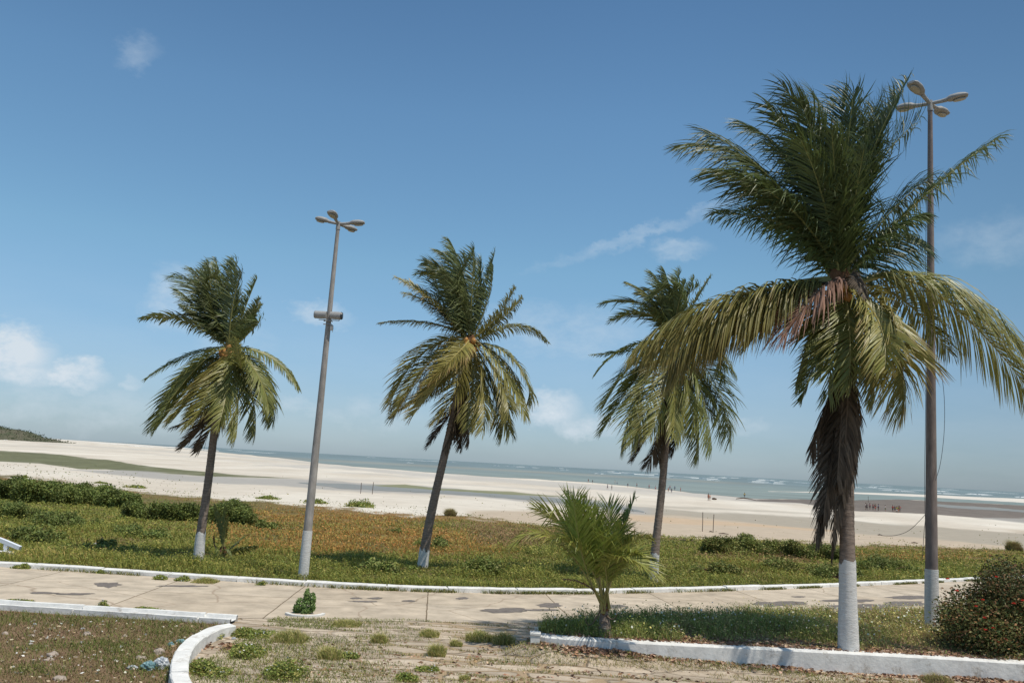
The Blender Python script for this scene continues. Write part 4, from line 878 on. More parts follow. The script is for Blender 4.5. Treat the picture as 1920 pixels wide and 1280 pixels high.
def palm(name, label, basepx, tpx, Rr, paint_h, crown, fr_list, D=None, zbase=None, lmax=.27, w=.05, n=60, hero=False, nuts=0, scale=1, fill=0, seed=0, pet=.1, fold=0, group=None, windk=1, ddroop=.8, dvee=.3, basecol=(.10, .145, .042)):
    b = ground(*basepx) if zbase is None else on_z(*basepx, zbase); D = b[1]; rng = np.random.default_rng(seed)
    root = empty(name, b, label, 'palm tree', group)
    pts = [b - np.array([0, 0, .1])] + [at(x, y, D) for x, y in tpx]; trunk_build(root, b, pts, Rr, paint_h, seed)
    c = at(*crown, D); lb = c - b; fr_list = list(fr_list); live = [f for f in fr_list if not (len(f) > 5 and (f[5].get('dead') or f[5].get('b')))]
    for k in range(fill):                     # further fronds between the main ones, at other depths
        f = live[(k * 7 + 3) % len(live)]; j_ = rng.normal(size=4) * 13; o2 = dict(f[5]) if len(f) > 5 else {}; q_ = .78 + .2 * rng.random(); cx_, cy_ = crown
        fr_list.append((cx_ + (f[0] - cx_) * q_ + j_[0], cy_ + (f[1] - cy_) * q_ + j_[1], cx_ + (f[2] - cx_) * q_ + j_[2] * 1.5, cy_ + (f[3] - cy_) * q_ + j_[3], -f[4] + rng.normal() * .5, o2))
    # fibrous boss where the fronds leave
    V, F_ = icos(Rr[-1] * 1.55, lb, 3, .35, (1, 1, 2.0), seed); mb = MB(); mb.add(V, F_); mb.build('leaf_sheath', MAT['sheath'], root, True)
    for i, fsp in enumerate(fr_list):
        mx_, my_, tx, ty, dz = fsp[:5]; o_ = fsp[5] if len(fsp) > 5 else {}
        o_ = dict(o_); bo = o_.pop('b', None); mdz = o_.pop('mdz', .55); lab = o_.pop('label', None); nm = o_.pop('name', 'frond')
        bb = (at(*bo, D) - b) if bo else lb + np.array([rng.normal() * .04, 0, rng.normal() * .1]) + np.array([0, np.sign(dz) * .08, 0])
        md = at(mx_, my_, D + dz * mdz) - b; tp = at(tx, ty, D + dz) - b
        kw = dict(lmax=lmax, n=n, w=w, yel=.25, droop=ddroop, vee=dvee, wind=.3 * windk, petiole=pet, fold=fold, base_col=basecol, rr=.030 * scale); kw.update(o_)
        ob = frond_mesh(bb, md, tp, rng, **kw).build(nm, MAT['deadleaf'] if kw.get('dead') else MAT['leaf'], root, False, True)
        if lab: ob['label'] = lab
    for k in range(nuts):
        a = rng.uniform(-2.6, .2) if k % 2 else rng.uniform(-2.2, -.9); r = .105 * scale
        q = lb + np.array([math.cos(a) * Rr[-1] * rng.uniform(1.2, 2.6), math.sin(a) * Rr[-1] * rng.uniform(1.4, 2.3), rng.uniform(-.42, .05)])
        V, F_ = icos(r, (0, 0, 0), 2, .06, (1, 1, 1.2), k); mb = MB(); mb.add(V, F_); o2 = mb.build('coconut', MAT['nut'], root, True); o2.location = q
    return root, b, D, lb
UPW = dict(base_col=(.085, .125, .045), droop=.3, wind=1.05, yel=.14, vee=.1, lmax=.33)
G = 'tall coconut palms with whitewashed trunk bases'
# --- leftmost palm
palm('coconut_palm', 'leftmost tall coconut palm, its whitewashed trunk standing left of the first lamp post', (372, 1052), [(376, 1000), (387, 930), (397, 850), (405, 780), (420, 700), (430, 655)],
 [.19, .15, .14, .135, .13, .12], 1.05, (431, 655), [
 (375, 548, 325, 519, .6, UPW), (372, 580, 335, 545, -.3, UPW), (392, 555, 362, 506, .5, UPW), (400, 560, 392, 497, -.2, UPW), (412, 560, 405, 490, .8, UPW), (425, 560, 437, 492, 0, UPW), (436, 575, 452, 510, -.6, UPW),
 (385, 605, 345, 575, -.6, UPW), (402, 590, 385, 530, -.7, UPW),
 (455, 590, 482, 522, .3, dict(UPW, lmax=.2)), (458, 610, 486, 560, -.5, dict(UPW, wind=.7, yel=.25, lmax=.2)), (456, 620, 474, 585, .9, UPW),
 (345, 602, 266, 598, .3, dict(droop=.7, wind=.3, lmax=.2)), (350, 668, 274, 710, -.2, dict(droop=1.1, lmax=.2)), (355, 705, 290, 800, .4, dict(droop=.9)), (362, 720, 296, 800, -.6, dict(droop=.8, wind=.5)),
 (380, 720, 322, 790, -1.3, dict(yel=.55, wind=.6)), (400, 735, 352, 800, -1.6, dict(yel=.5, wind=.6)), (425, 730, 410, 800, -1.7, dict(yel=.4, wind=.5)), (445, 725, 443, 820, -1.1, dict(yel=.35)),
 (452, 690, 440, 640, -1.6, dict(yel=.4, wind=.5)),
 (470, 730, 478, 815, -.4, dict(yel=.3)), (490, 700, 512, 790, .3, dict(yel=.25)), (510, 672, 559, 728, -.1, dict(droop=1.2, lmax=.2, wind=.1)), (475, 690, 505, 770, -.9, dict(yel=.3)), (380, 690, 310, 760, 1.0, {}), (470, 700, 500, 750, 1.2, {}),
 (400, 770, 345, 838, -.1, dict(dead=1, b=(418, 710), wind=.8, label='dead brown frond')), (405, 780, 372, 845, .1, dict(dead=1, b=(420, 712), wind=.6, label='dead brown frond')), (398, 760, 330, 800, .5, dict(dead=1, b=(418, 700), wind=.6, label='dead brown frond'))],
 nuts=14, scale=1, seed=1, n=84, w=.042, group=G, lmax=.34, fill=11)
# --- second palm
palm('coconut_palm', 'tall leaning coconut palm in the middle, right of the first lamp post', (791, 1072), [(797, 1020), (815, 930), (832, 860), (848, 790), (866, 700), (880, 645)],
 [.20, .165, .15, .145, .14, .13], .88, (882, 640), [
 (845, 530, 798, 492, .5, UPW), (850, 540, 790, 512, -.4, dict(UPW, yel=.15)), (862, 525, 825, 472, 0, UPW), (872, 540, 850, 468, .7, UPW), (885, 545, 888, 470, -.3, UPW), (893, 560, 900, 490, .8, UPW),
 (905, 560, 928, 472, .2, dict(UPW, lmax=.2, wind=.4)), (912, 570, 925, 500, -.6, dict(UPW, lmax=.2)), (865, 570, 830, 510, -.9, UPW),
 (930, 595, 966, 540, -.3, dict(droop=.9, wind=.2, yel=.35, lmax=.2)), (835, 580, 745, 522, -.3, dict(droop=.6, wind=.2, yel=.6, lmax=.2)), (840, 590, 760, 550, .6, dict(yel=.4, lmax=.22)),
 (800, 605, 712, 606, .2, dict(droop=1.0, yel=.5, lmax=.16)), (800, 655, 732, 755, -.1, dict(yel=.55)), (805, 690, 740, 780, .5, dict(yel=.2)), (815, 670, 745, 770, -.8, dict(yel=.5)),
 (845, 690, 775, 778, -1.8, dict(yel=.7, droop=.5)), (860, 660, 800, 720, -2.0, dict(yel=.65, droop=.5)), (855, 730, 815, 790, -1.4, dict(yel=.5)), 
 (965, 612, 1025, 640, .1, dict(droop=1.2, yel=.2, lmax=.18, wind=.0)), (958, 670, 998, 752, .2, dict(yel=.25)), (940, 690, 985, 778, -.4, dict(yel=.35)), (935, 710, 955, 780, -1.2, dict(yel=.35)), (905, 730, 905, 805, -1.5, dict(yel=.45)), (925, 740, 942, 815, .4, dict(yel=.1)),
 (885, 740, 880, 800, -1.2, dict(yel=.3)), (840, 700, 790, 750, 1.0, {}), (945, 680, 975, 740, 1.2, {}), (870, 720, 860, 800, 1.2, {}),
 (845, 770, 805, 832, 0, dict(dead=1, b=(862, 715), label='dead brown frond')), (852, 780, 835, 838, -.2, dict(dead=1, b=(862, 715), label='dead brown frond')), (868, 780, 865, 838, .2, dict(dead=1, b=(866, 715), label='dead brown frond')), (860, 770, 852, 820, .5, dict(dead=1, b=(866, 705), label='dead brown frond')), (875, 760, 880, 830, -.1, dict(dead=1, b=(868, 710), label='dead brown frond'))],
 nuts=6, seed=2, n=80, w=.043, group=G, lmax=.34, fill=9, basecol=(.15, .16, .05))
# --- third palm
palm('coconut_palm', 'tall coconut palm partly hidden behind the left fronds of the near palm', (1225, 1090), [(1228, 1030), (1240, 930), (1247, 850), (1252, 770), (1258, 690), (1262, 650)],
 [.185, .15, .14, .135, .13, .12], 1.12, (1262, 642), [
 (1215, 575, 1135, 568, .2, dict(UPW, wind=.5)), (1220, 590, 1150, 600, -.4, dict(UPW, wind=.5)), (1230, 570, 1182, 532, -.2, dict(UPW, yel=.3)), (1238, 560, 1200, 548, .7, UPW), (1245, 560, 1222, 512, .3, UPW), (1255, 560, 1245, 508, -.5, UPW), (1265, 560, 1275, 512, .2, UPW), (1270, 580, 1285, 530, -.6, UPW),
 (1285, 570, 1302, 520, .4, dict(UPW, lmax=.18)), (1300, 570, 1333, 518, -.3, dict(UPW, lmax=.18, wind=.2, yel=.3)), (1195, 655, 1110, 665, .2, dict(droop=.9, lmax=.14)), (1190, 680, 1132, 762, -.2, {}), (1200, 700, 1132, 805, .4, {}), (1205, 720, 1165, 835, -.6, dict(yel=.3)), (1225, 730, 1185, 830, -1.2, dict(yel=.4)),
 (1245, 740, 1220, 815, -1.6, dict(yel=.45)), (1265, 740, 1262, 820, -1.8, dict(yel=.4)), (1290, 740, 1300, 810, -1.4, dict(yel=.35)), (1310, 720, 1335, 840, -.5, dict(yel=.25)), (1320, 710, 1362, 800, .2, dict(yel=.3)), (1330, 700, 1370, 825, -.2, dict(yel=.3)), (1300, 730, 1310, 855, .4, dict(yel=.3)), (1220, 700, 1170, 760, 1.1, {}), (1300, 690, 1340, 760, 1.2, {}), (1320, 640, 1375, 700, 0, {}),
 (1225, 790, 1190, 858, 0, dict(dead=1, b=(1245, 730), label='dead brown frond')), (1238, 800, 1215, 872, -.2, dict(dead=1, b=(1248, 735), label='dead brown frond')), (1268, 790, 1262, 850, .2, dict(dead=1, b=(1256, 735), label='dead brown frond')), (1245, 800, 1235, 865, .4, dict(dead=1, b=(1252, 735), label='dead brown frond'))],
 nuts=5, seed=3, n=78, w=.043, group=G, lmax=.35, fill=8)
# --- near palm
UN = dict(base_col=(.078, .11, .036), droop=.45, wind=.5, yel=.03, vee=.12, fold=.3)
palm('coconut_palm', 'biggest and nearest coconut palm, on the raised bed, with a dark skirt of dead fronds', (1591, 1219), [(1590, 1150), (1589, 1050), (1587, 900), (1585, 750), (1582, 640), (1575, 540)],
 [.205, .165, .145, .15, .16, .17, .165], 1.82, (1575, 530), [
 (1440, 330, 1297, 272, .3, dict(UN, yel=.15, droop=.9, lmax=.38)), (1455, 345, 1330, 252, -.5, dict(UN, droop=.7, lmax=.36)), (1500, 330, 1395, 232, .8, dict(UN, droop=.7)), (1470, 380, 1335, 320, -.9, dict(UN, droop=.9, lmax=.36)), (1520, 320, 1440, 200, -.2, UN), (1540, 310, 1470, 165, .4, UN), (1545, 330, 1500, 190, -.7, UN),
 (1560, 310, 1530, 185, 1.0, UN), (1575, 310, 1580, 180, .2, UN), (1585, 340, 1600, 175, -.5, UN), (1600, 340, 1640, 205, .9, UN), (1622, 330, 1700, 150, .3, dict(UN, lmax=.18)), (1615, 350, 1680, 190, -.6, UN), (1630, 340, 1720, 230, .8, UN), (1610, 370, 1650, 230, .1, UN),
 (1530, 360, 1450, 280, 1.2, UN), (1545, 380, 1500, 260, -1.2, UN), (1570, 380, 1560, 250, -1.3, UN), (1600, 390, 1620, 280, -1.3, UN),
 (1490, 430, 1346, 402, -.2, dict(droop=1.0, wind=.15, yel=.10, lmax=.36, fold=.3)), (1490, 400, 1380, 320, 1.0, dict(UN, droop=.9)),
 (1725, 375, 1868, 262, 0, dict(droop=1.1, wind=-.05, yel=.08, lmax=.25, fold=.3)), (1655, 445, 1728, 405, -.6, dict(UN, droop=1.1, wind=0, lmax=.45)), (1665, 450, 1725, 450, .9, dict(UN, wind=0, droop=1.2, lmax=.45)), (1650, 420, 1735, 340, .4, dict(UN, droop=.8, wind=.1, lmax=.38)),
 (1385, 556, 1222, 640, -.8, dict(base_col=(.085, .095, .03), droop=3.0, wind=.12, yel=.42, lmax=.42, n=110, vee=0, fold=.3)), (1400, 560, 1255, 690, -.3, dict(base_col=(.075, .085, .03), droop=2.6, wind=.1, yel=.34, lmax=.40, n=110, vee=0)), (1425, 562, 1330, 640, .3, dict(base_col=(.07, .08, .03), droop=3.0, wind=.05, yel=.3, lmax=.46, n=100, vee=0)), (1350, 562, 1190, 655, -1.1, dict(droop=1.6, wind=.2, yel=.5, lmax=.3, n=100, vee=0)),
 (1745, 520, 1908, 640, .4, dict(droop=1.7, wind=.05, yel=.38, lmax=.38, n=110, b=(1598, 535))), (1745, 545, 1940, 745, -.6, dict(droop=1.7, wind=.05, yel=.42, lmax=.36, n=120, b=(1600, 540), fold=.3)),
 (1672, 605, 1695, 770, -1.5, dict(droop=.6, wind=.1, yel=.6, lmax=.42, n=110, b=(1605, 535), fold=.3)), (1640, 590, 1660, 690, -1.9, dict(droop=.6, wind=.1, yel=.55, lmax=.42, n=100)),
 (1535, 545, 1478, 622, -1.1, dict(dead=2, droop=1.4, wind=.35, lmax=.62, n=90, b=(1578, 528), label='reddish brown withered frond')), (1545, 630, 1505, 748, -.6, dict(droop=.5, wind=.25, yel=.25, lmax=.26)), (1560, 600, 1540, 700, 1.0, {}), (1620, 640, 1650, 720, 1.0, {}), (1530, 600, 1492, 720, .5, dict(yel=.2, lmax=.34)), (1568, 615, 1552, 740, -.9, dict(yel=.2, lmax=.36, droop=.5)), (1592, 610, 1592, 725, -1.3, dict(yel=.35, lmax=.36, droop=.5)),
 (1625, 610, 1640, 750, -.9, dict(yel=.4, lmax=.36, b=(1595, 535))), (1655, 600, 1700, 730, .2, dict(yel=.3, lmax=.34, b=(1600, 535))), (1690, 560, 1780, 660, .9, dict(yel=.3, lmax=.34, b=(1600, 535))), (1490, 560, 1400, 650, .9, dict(yel=.2, lmax=.36)),
 (1555, 740, 1520, 850, .1, dict(dead=1, b=(1580, 650), droop=1.5, wind=.5, lmax=.34, n=100, label='hanging dead frond')), (1580, 760, 1570, 900, -.4, dict(dead=1, b=(1588, 650), droop=1.5, wind=.4, lmax=.34, n=100, label='hanging dead frond')), (1600, 740, 1610, 830, -.1, dict(dead=1, b=(1592, 640), droop=1.6, wind=.1, lmax=.3, n=80, label='hanging dead frond')), (1550, 880, 1532, 1000, .2, dict(dead=1, b=(1570, 760), droop=1.6, wind=.35, lmax=.36, n=100, label='hanging dead frond')),
 (1550, 530, 1518, 528, -.3, dict(dead=1, lmax=.2, label='broken dark frond stub')), (1600, 520, 1625, 560, -1.2, dict(dead=1, lmax=.2, label='broken dark frond stub')),
 (1572, 790, 1545, 960, -.25, dict(dead=1, b=(1585, 690), droop=1.6, wind=.5, lmax=.30, n=110, label='hanging dead frond')), (1560, 830, 1530, 1005, .0, dict(dead=1, b=(1582, 700), droop=1.6, wind=.5, lmax=.26, n=110, label='hanging dead frond')),
 (1575, 830, 1562, 1010, -.3, dict(dead=1, b=(1585, 690), droop=1.6, wind=.3, lmax=.18, n=90, label='hanging dead frond')), (1588, 800, 1580, 930, -.35, dict(dead=1, b=(1590, 690), droop=1.6, wind=.4, lmax=.28, n=100, label='hanging dead frond')),
 (1600, 770, 1604, 880, -.2, dict(dead=1, b=(1595, 690), droop=1.8, wind=.05, lmax=.2, n=70, label='hanging dead frond')), (1562, 760, 1540, 880, .2, dict(dead=1, b=(1580, 690), droop=1.6, wind=.35, lmax=.22, n=80, label='hanging dead frond')),
 (1590, 720, 1585, 820, -.4, dict(dead=1, b=(1588, 620), droop=1.5, wind=.1, lmax=.2, n=70, label='hanging dead frond')), (1570, 900, 1558, 1050, .1, dict(dead=1, b=(1578, 780), droop=1.6, wind=.1, lmax=.12, n=70, label='hanging dead frond'))],
 zbase=BZ, nuts=3, seed=4, n=88, w=.036, group=G, lmax=.34, scale=1.1, basecol=(.10, .14, .042), fill=2)
# --- young palm on the bed
palm('young_palm', 'young stemless palm with bright green fronds at the left end of the raised bed', (1135, 1190), [(1134, 1175), (1133, 1155), (1132, 1140)], [.15, .13, .10, .07], 0.0, (1133, 1135), [
 (1040, 1010, 958, 1025, -.3, dict(yel=.5, lmax=.2, droop=.8, petiole=.45)), (1095, 1020, 1010, 955, .2, dict(yel=.4)), (1105, 1020, 1062, 930, .4, dict(yel=.1, droop=.1, wind=0)), (1110, 1030, 1085, 945, -.5, dict(yel=.3)), (1120, 1030, 1100, 960, -.8, dict(yel=.3)),
 (1128, 1030, 1120, 965, .3, dict(yel=.2)), (1145, 1020, 1140, 945, .6, dict(yel=.15)), (1160, 1030, 1190, 932, .4, dict(yel=.05, droop=.05, wind=0, lmax=.22)), (1150, 1040, 1165, 985, -.5, dict(yel=.3)), (1175, 1030, 1222, 1012, -.3, dict(yel=.5, lmax=.22)), (1165, 1050, 1222, 1050, .5, dict(yel=.4)), (1158, 1060, 1200, 1040, -.8, dict(yel=.35)),
 (1100, 1050, 1050, 1010, -.8, dict(yel=.3)), (1108, 1070, 1075, 1040, 0.8, dict(yel=.2)), (1135, 1060, 1130, 1000, -.9, dict(yel=.2)),
 (1105, 1100, 1055, 1085, -.2, dict(dead=2, lmax=.12, n=30, label='withered brown frond')), (1108, 1170, 1096, 1150, -.2, dict(dead=1, lmax=.02, n=10, petiole=.3, label='cut dark stalk')), (1150, 1160, 1156, 1150, -.2, dict(dead=2, lmax=.05, n=12, label='withered brown frond'))],
 zbase=BZ, seed=5, n=52, w=.032, lmax=.36, pet=.34, basecol=(.17, .24, .04), scale=.65, windk=.4, fill=3, ddroop=.3, dvee=.25)
# --- sapling behind the leftmost palm
palm('young_palm', 'slim upright palm sapling just right of the leftmost palm trunk', (415, 1048), [(416, 1040), (416, 1030)], [.12, .10, .08], 0.0, (417, 1035), [
 (412, 985, 402, 945, .1, dict(yel=.45, lmax=.12, droop=.1)), (420, 985, 424, 950, -.2, dict(yel=.35, lmax=.12, droop=.1)), (414, 1000, 408, 965, .3, dict(yel=.2, lmax=.14, droop=.2)), (422, 1000, 428, 970, -.3, dict(yel=.4, lmax=.12)), (404, 1025, 400, 1005, -.3, dict(dead=1, lmax=.2)),
 (450, 1030, 482, 1024, -.2, dict(yel=.2, droop=1.2, lmax=.2)), (440, 1022, 458, 1005, .3, dict(yel=.2, droop=.6)), (408, 1030, 404, 1046, -.4, dict(yel=.1)), (425, 1030, 436, 1048, -.4, dict(yel=.1))],
 seed=6, n=44, w=.04, lmax=.2, pet=.2, scale=.7, windk=.2)

# ------------------------------------------------------------------ street lamps
def lamp(label, basepx, toppx, r0_, r1_, paint, heads, zbase=None, pmat='concrete'):
    b = ground(*basepx) if zbase is None else on_z(*basepx, zbase); D = b[1]; root = empty('street_lamp', b, label, 'street lamp', 'tall concrete street lamps')
    top = at(*toppx, D) - b; t = np.linspace(0, 1, 40)[:, None]; P = top * t; q = np.linalg.norm(P, axis=1); R = np.interp(t[:, 0], [0, 1], [r0_, r1_])
    mb = MB(); up = q > paint; P2 = np.vstack([(top / np.linalg.norm(top) * paint)[None], P[up]]); R2 = np.concatenate([[np.interp(paint / q[-1], [0, 1], [r0_, r1_])], R[up]])
    mb.tube(P2, R2, 20); mb.build('pole', MAT[pmat], root, True)
    lo = np.linspace(0, paint, 12)[:, None] * top / np.linalg.norm(top); mb = MB(); mb.tube(lo, np.interp(np.linspace(0, paint / q[-1], 12), [0, 1], [r0_, r1_]) + .012, 20); mb.build('painted_pole_base', MAT['lime'], root, True)
    mb = MB(); mb.tube([top + (0, 0, -.12), top + (0, 0, .16)], [r1_ * 1.25, r1_ * 1.1], 16); mb.build('collar', MAT['alu'], root, True)
    for (ang, tilt, ln) in heads:
        d = np.array([math.cos(ang) * math.cos(tilt), math.sin(ang) * math.cos(tilt), math.sin(tilt)]); sd_ = np.array([-math.sin(ang), math.cos(ang), 0]); n_ = np.cross(d, sd_)
        arm = MB(); arm.tube([top + (0, 0, .08), top + (0, 0, .08) + d * .28, top + (0, 0, .08) + d * ln * .45], [.045, .05, .05], 10); ao = arm.build('arm', MAT['alu'], root, True)
        # luminaire: narrow gear neck widening to a rounded shade with a flat glass below
        K = 12; V = []; o0 = top + (0, 0, .08) + d * ln * .30; prof_s = np.linspace(0, 1, K)
        wd = np.interp(prof_s, [0, .22, .32, .6, .92, 1], [.05, .065, .13, .17, .15, .10]); tk = np.interp(prof_s, [0, .22, .32, .7, .95, 1], [.05, .065, .11, .12, .08, .05])
        m_ = 12
        for k in range(K):
            for a in range(m_):
                th = a * 2 * math.pi / m_; y_ = math.cos(th) * wd[k]; z_ = math.sin(th); z_ = z_ * tk[k] if z_ > 0 else z_ * tk[k] * .38
                V.append(o0 + d * ln * .72 * prof_s[k] + sd_ * y_ + n_ * -z_ * (-1))
        V = np.array(V); i = np.arange(K - 1)[:, None] * m_; j = np.arange(m_)[None]; kk = (j + 1) % m_; hd = MB(); hd.add(V, np.stack([i + j, i + kk, i + m_ + kk, i + m_ + j], -1).reshape(-1, 4))
        for r_ in (0, K - 1): hd.add(V[r_ * m_:(r_ + 1) * m_], [tuple(range(m_))[q_:q_ + 1] + tuple([(q_ + 1) % m_, (q_ + 2) % m_]) for q_ in range(0)] or [(0, 1, 2), (0, 2, 3), (0, 3, 4), (0, 4, 5), (0, 5, 6), (0, 6, 7), (0, 7, 8), (0, 8, 9), (0, 9, 10), (0, 10, 11)])
        ho = hd.build('lamp_head', MAT['alu'], root, True)
        gl = MB(); gv = []
        for a in range(16):
            th = a * 2 * math.pi / 16; gv.append(o0 + d * ln * .72 * (.68 + .24 * math.cos(th)) + sd_ * .09 * math.sin(th) - n_ * -1 * -.055 * 1)
        gv = np.array(gv); low = gv - np.array([0, 0, .02]); cen = low.mean(0)[None]
        gl.add(np.vstack([gv, low]), [(a, (a + 1) % 16, 16 + (a + 1) % 16, 16 + a) for a in range(16)]); gl.add(np.vstack([low, cen - np.array([0, 0, .02])]), [(a, (a + 1) % 16, 16) for a in range(16)])
        gl.build('glass', MAT['glassd'], ho, True)
    return root, b, D, top
r_, b_, D_, top_ = lamp('tall grey street lamp leaning right with two spotlights halfway up, left of centre', (568, 1084), (634, 424), .15, .06, 1.48, [(math.radians(3), .10, .86), (math.radians(184), .15, .76), (math.radians(-95), .16, .9), (math.radians(60), .0, .85)])
# the two cylindrical spotlights clamped on the pole
c = at(617, 592, D_) - b_
for x0, x1, op in ((-.42, -.06, False), (.07, .42, True)):
    mb = MB(); P = [c + (x0, -.12, 0), c + (x0 * .5 + x1 * .5, -.12, 0), c + (x1, -.12, 0)]; mb.tube(P, [.125, .13, .125], 20); sp = mb.build('spotlight', MAT['alu'], r_, True)
    if op: mb = MB(); mb.tube([c + (x1 + .003, -.12, 0), c + (x1 + .05, -.12, 0)], [.13, .11], 20); mb.build('lens_opening', MAT['black'], sp, True)
    else: mb = MB(); mb.tube([c + (x0 - .04, -.12, 0), c + (x0 - .003, -.12, 0)], [.11, .13], 20); mb.build('rim', MAT['alu'], sp, True)
mb = MB()
for dz in (-.19, -.30): mb.tube([c + (-.13, -.02, dz), c + (-.13, -.13, dz), c + (.13, -.13, dz), c + (.13, -.02, dz)], .016, 6)
mb.tube([c + (-.3, -.12, -.16), c + (.38, -.12, -.16)], .014, 6); mb.tube([c + (.36, -.12, -.16), c + (.39, -.12, -.1)], .014, 6); mb.box(c + (.1, -.16, -.5), c + (.19, -.08, -.33)); mb.tube([c + (.12, -.12, -.35), c + (.2, -.12, -.42), c + (.18, -.12, -.56)], .01, 5)
mb.build('clamp_bracket', MAT['alu'], r_)
r_, b_, D_, top_ = lamp('tallest street lamp, on the raised bed between the near palm and the flowering bush', (1747, 1181), (1744, 200), .15, .055, 1.40, [(math.radians(-20), .15, .86), (math.radians(140), .05, .8), (math.radians(-142), .24, 1.0), (math.radians(40), -.02, .9)], zbase=BZ, pmat='concrete_dark')
# loose cables down the right lamp
def cable(name, pts, r, label, parent=None):
    P = smoothpl(pts, 3); mb = MB(); mb.tube(P, r, 5); o = mb.build(name, MAT['wire'], parent, True); o['label'] = label; return o
for pts, lb in (([(1738, 330, -.25), (1735, 500, -.2), (1736, 760, -.25), (1733, 900, -.2), (1736, 1030, -.3)], 'thin cable hanging down left of the pole'),
            ([(1752, 640, -.2), (1770, 720, -.1), (1772, 800, -.1), (1764, 870, -.2), (1754, 900, -.25)], 'slack cable bowing out right of the pole'),
            ([(1736, 963, -.2), (1725, 975, 0), (1705, 995, .4), (1680, 1004, .8), (1655, 1004, 1.1), (1648, 1001, 1.2)], 'loose cable end swinging out to the left'),
            ([(1736, 965, -.2), (1733, 990, -.2), (1731, 1020, -.1), (1729, 1050, -.1)], 'short cable end hanging beside the pole')):
    cable('cable', [at(x, y, D_ + dz) - b_ for x, y, dz in pts], .006, lb, r_)

# ------------------------------------------------------------------ white rail at the left edge
b = ground(-10, 1035); D = b[1]; root = empty('handrail', b, 'white concrete handrail and steps at the left edge behind the far kerb', 'handrail')
def bar(a, c, w_, h_, root, nm, m):
    a = np.array(a); c = np.array(c); d = c - a; ln = np.linalg.norm(d); x_ = d / ln; y_ = np.cross([0, 0, 1], x_); y_ /= np.linalg.norm(y_); z_ = np.cross(x_, y_)
    MM = np.eye(4); MM[:3, 0] = x_; MM[:3, 1] = y_; MM[:3, 2] = z_; MM[:3, 3] = a; mb = MB(); mb.box((0, -w_ / 2, -h_ / 2), (ln, w_ / 2, h_ / 2), None, MM); return mb.build(nm, m, root)
p = lambda x, y, d=0: at(x, y, D + d) - b
MAT['rail'] = mat('rail_paint', (.66, .70, .76), .7, .3, var=.08)
bar(p(-60, 988), p(12, 1016), .14, .13, root, 'rail', MAT['rail']); bar(p(12, 1016), p(38, 1027), .14, .13, root, 'rail', MAT['rail'])
bar(p(13, 1018), p(10, 1034), .13, .13, root, 'post', MAT['rail']); bar(p(-45, 996), p(-46, 1030), .13, .13, root, 'post', MAT['rail'])
bar(p(-60, 1030, -.1), p(26, 1037, -.1), .3, .1, root, 'step_edge', MAT['kerb'])

# ------------------------------------------------------------------ stones, bags, litter
STN = [(98, 1227, 22, 13, 'grey rounded stone on the brown bed, larger of a pair'), (92, 1236, 18, 9, 'pale stone touching the larger grey stone'), (163, 1188, 16, 10, 'pointed stone in the upper left bed'), (263, 1233, 20, 10, 'flat tan stone left of the curved kerb'),
 (297, 1222, 22, 14, 'tan stone close to the curved kerb'), (234, 1192, 9, 6, 'small reddish stone in the left bed'), (112, 1272, 24, 12, 'flat grey stone at the bottom of the left bed'), (10, 1187, 14, 8, 'grey stone at the left picture edge'), (60, 1191, 12, 6, 'small grey stone between weeds in the left bed'),
 (794, 1176, 8, 5, 'small dark lump alone on the paving'), (880, 1262, 8, 5, 'small brown lump on the front paving')]
for i, (px, py, w_, h_, lb) in enumerate(STN):
    b = ground(px, py + h_ * .3); k_ = b[1] / F; V, F_ = icos(1, (0, 0, 0), 3, .5, (w_ * k_ / 2, w_ * k_ * .4, h_ * k_ * .6), i + 3); mb = MB(); mb.add(V, F_); o = mb.build('stone', MAT['stone'], None, True); o.location = b + np.array([0, 0, h_ * k_ * .12]); tag(o, lb, 'stone', 'stones lying in the left bed')
def crumple(px, py, w_, h_, m, lb, cat, name, seed):
    b = ground(px, py + h_ * .4); k_ = b[1] / F; V, F_ = icos(1, (0, 0, 0), 4, 0, (1, 1, 1), seed); j = fbm(V[:, 0] * 4 + seed, V[:, 1] * 4 + V[:, 2] * 3, 3); V = V * (.55 + .8 * j)[:, None] * np.array([w_ * k_ / 2, w_ * k_ * .4, h_ * k_ * .6]); mb = MB(); mb.add(V, F_)
    o = mb.build(name, m); o.location = b + np.array([0, 0, h_ * k_ * .3]); tag(o, lb, cat)
crumple(278, 1249, 28, 17, MAT['plasticb'], 'crumpled turquoise plastic bag near the curved kerb', 'plastic bag', 'plastic_bag', 1)
crumple(302, 1245, 30, 22, MAT['plasticw'], 'crumpled clear white plastic bag against the curved kerb', 'plastic bag', 'plastic_bag', 2)
crumple(248, 1251, 20, 8, MAT['plasticw'], 'small flat white plastic scrap left of the turquoise bag', 'plastic scrap', 'plastic_scrap', 3)
crumple(338, 1202, 18, 8, MAT['plasticb'], 'pale blue plastic scrap on the curved kerb', 'plastic scrap', 'plastic_scrap', 5)
crumple(320, 1208, 12, 9, MAT['plasticb'], 'small blue plastic cup left of the curved kerb', 'plastic scrap', 'plastic_scrap', 6)
crumple(178, 1019, 10, 3.5, MAT['plasticw'], 'tiny white plastic bottle in the green field', 'litter', 'litter', 7)
for i, (px, py, lb) in enumerate([(438, 1196, 'white paper scrap among weeds by the kerb'), (155, 1178, 'white scrap in the left bed'), (65, 1170, 'white scrap near the double lipped kerb'), (1618, 1203, 'white scrap at the foot of the near palm'), (1690, 1190, 'white scrap left of the right lamp foot')]): 
    crumple(px, py, 8, 4, MAT['plasticw'], lb, 'litter', 'paper_scrap', 10 + i)

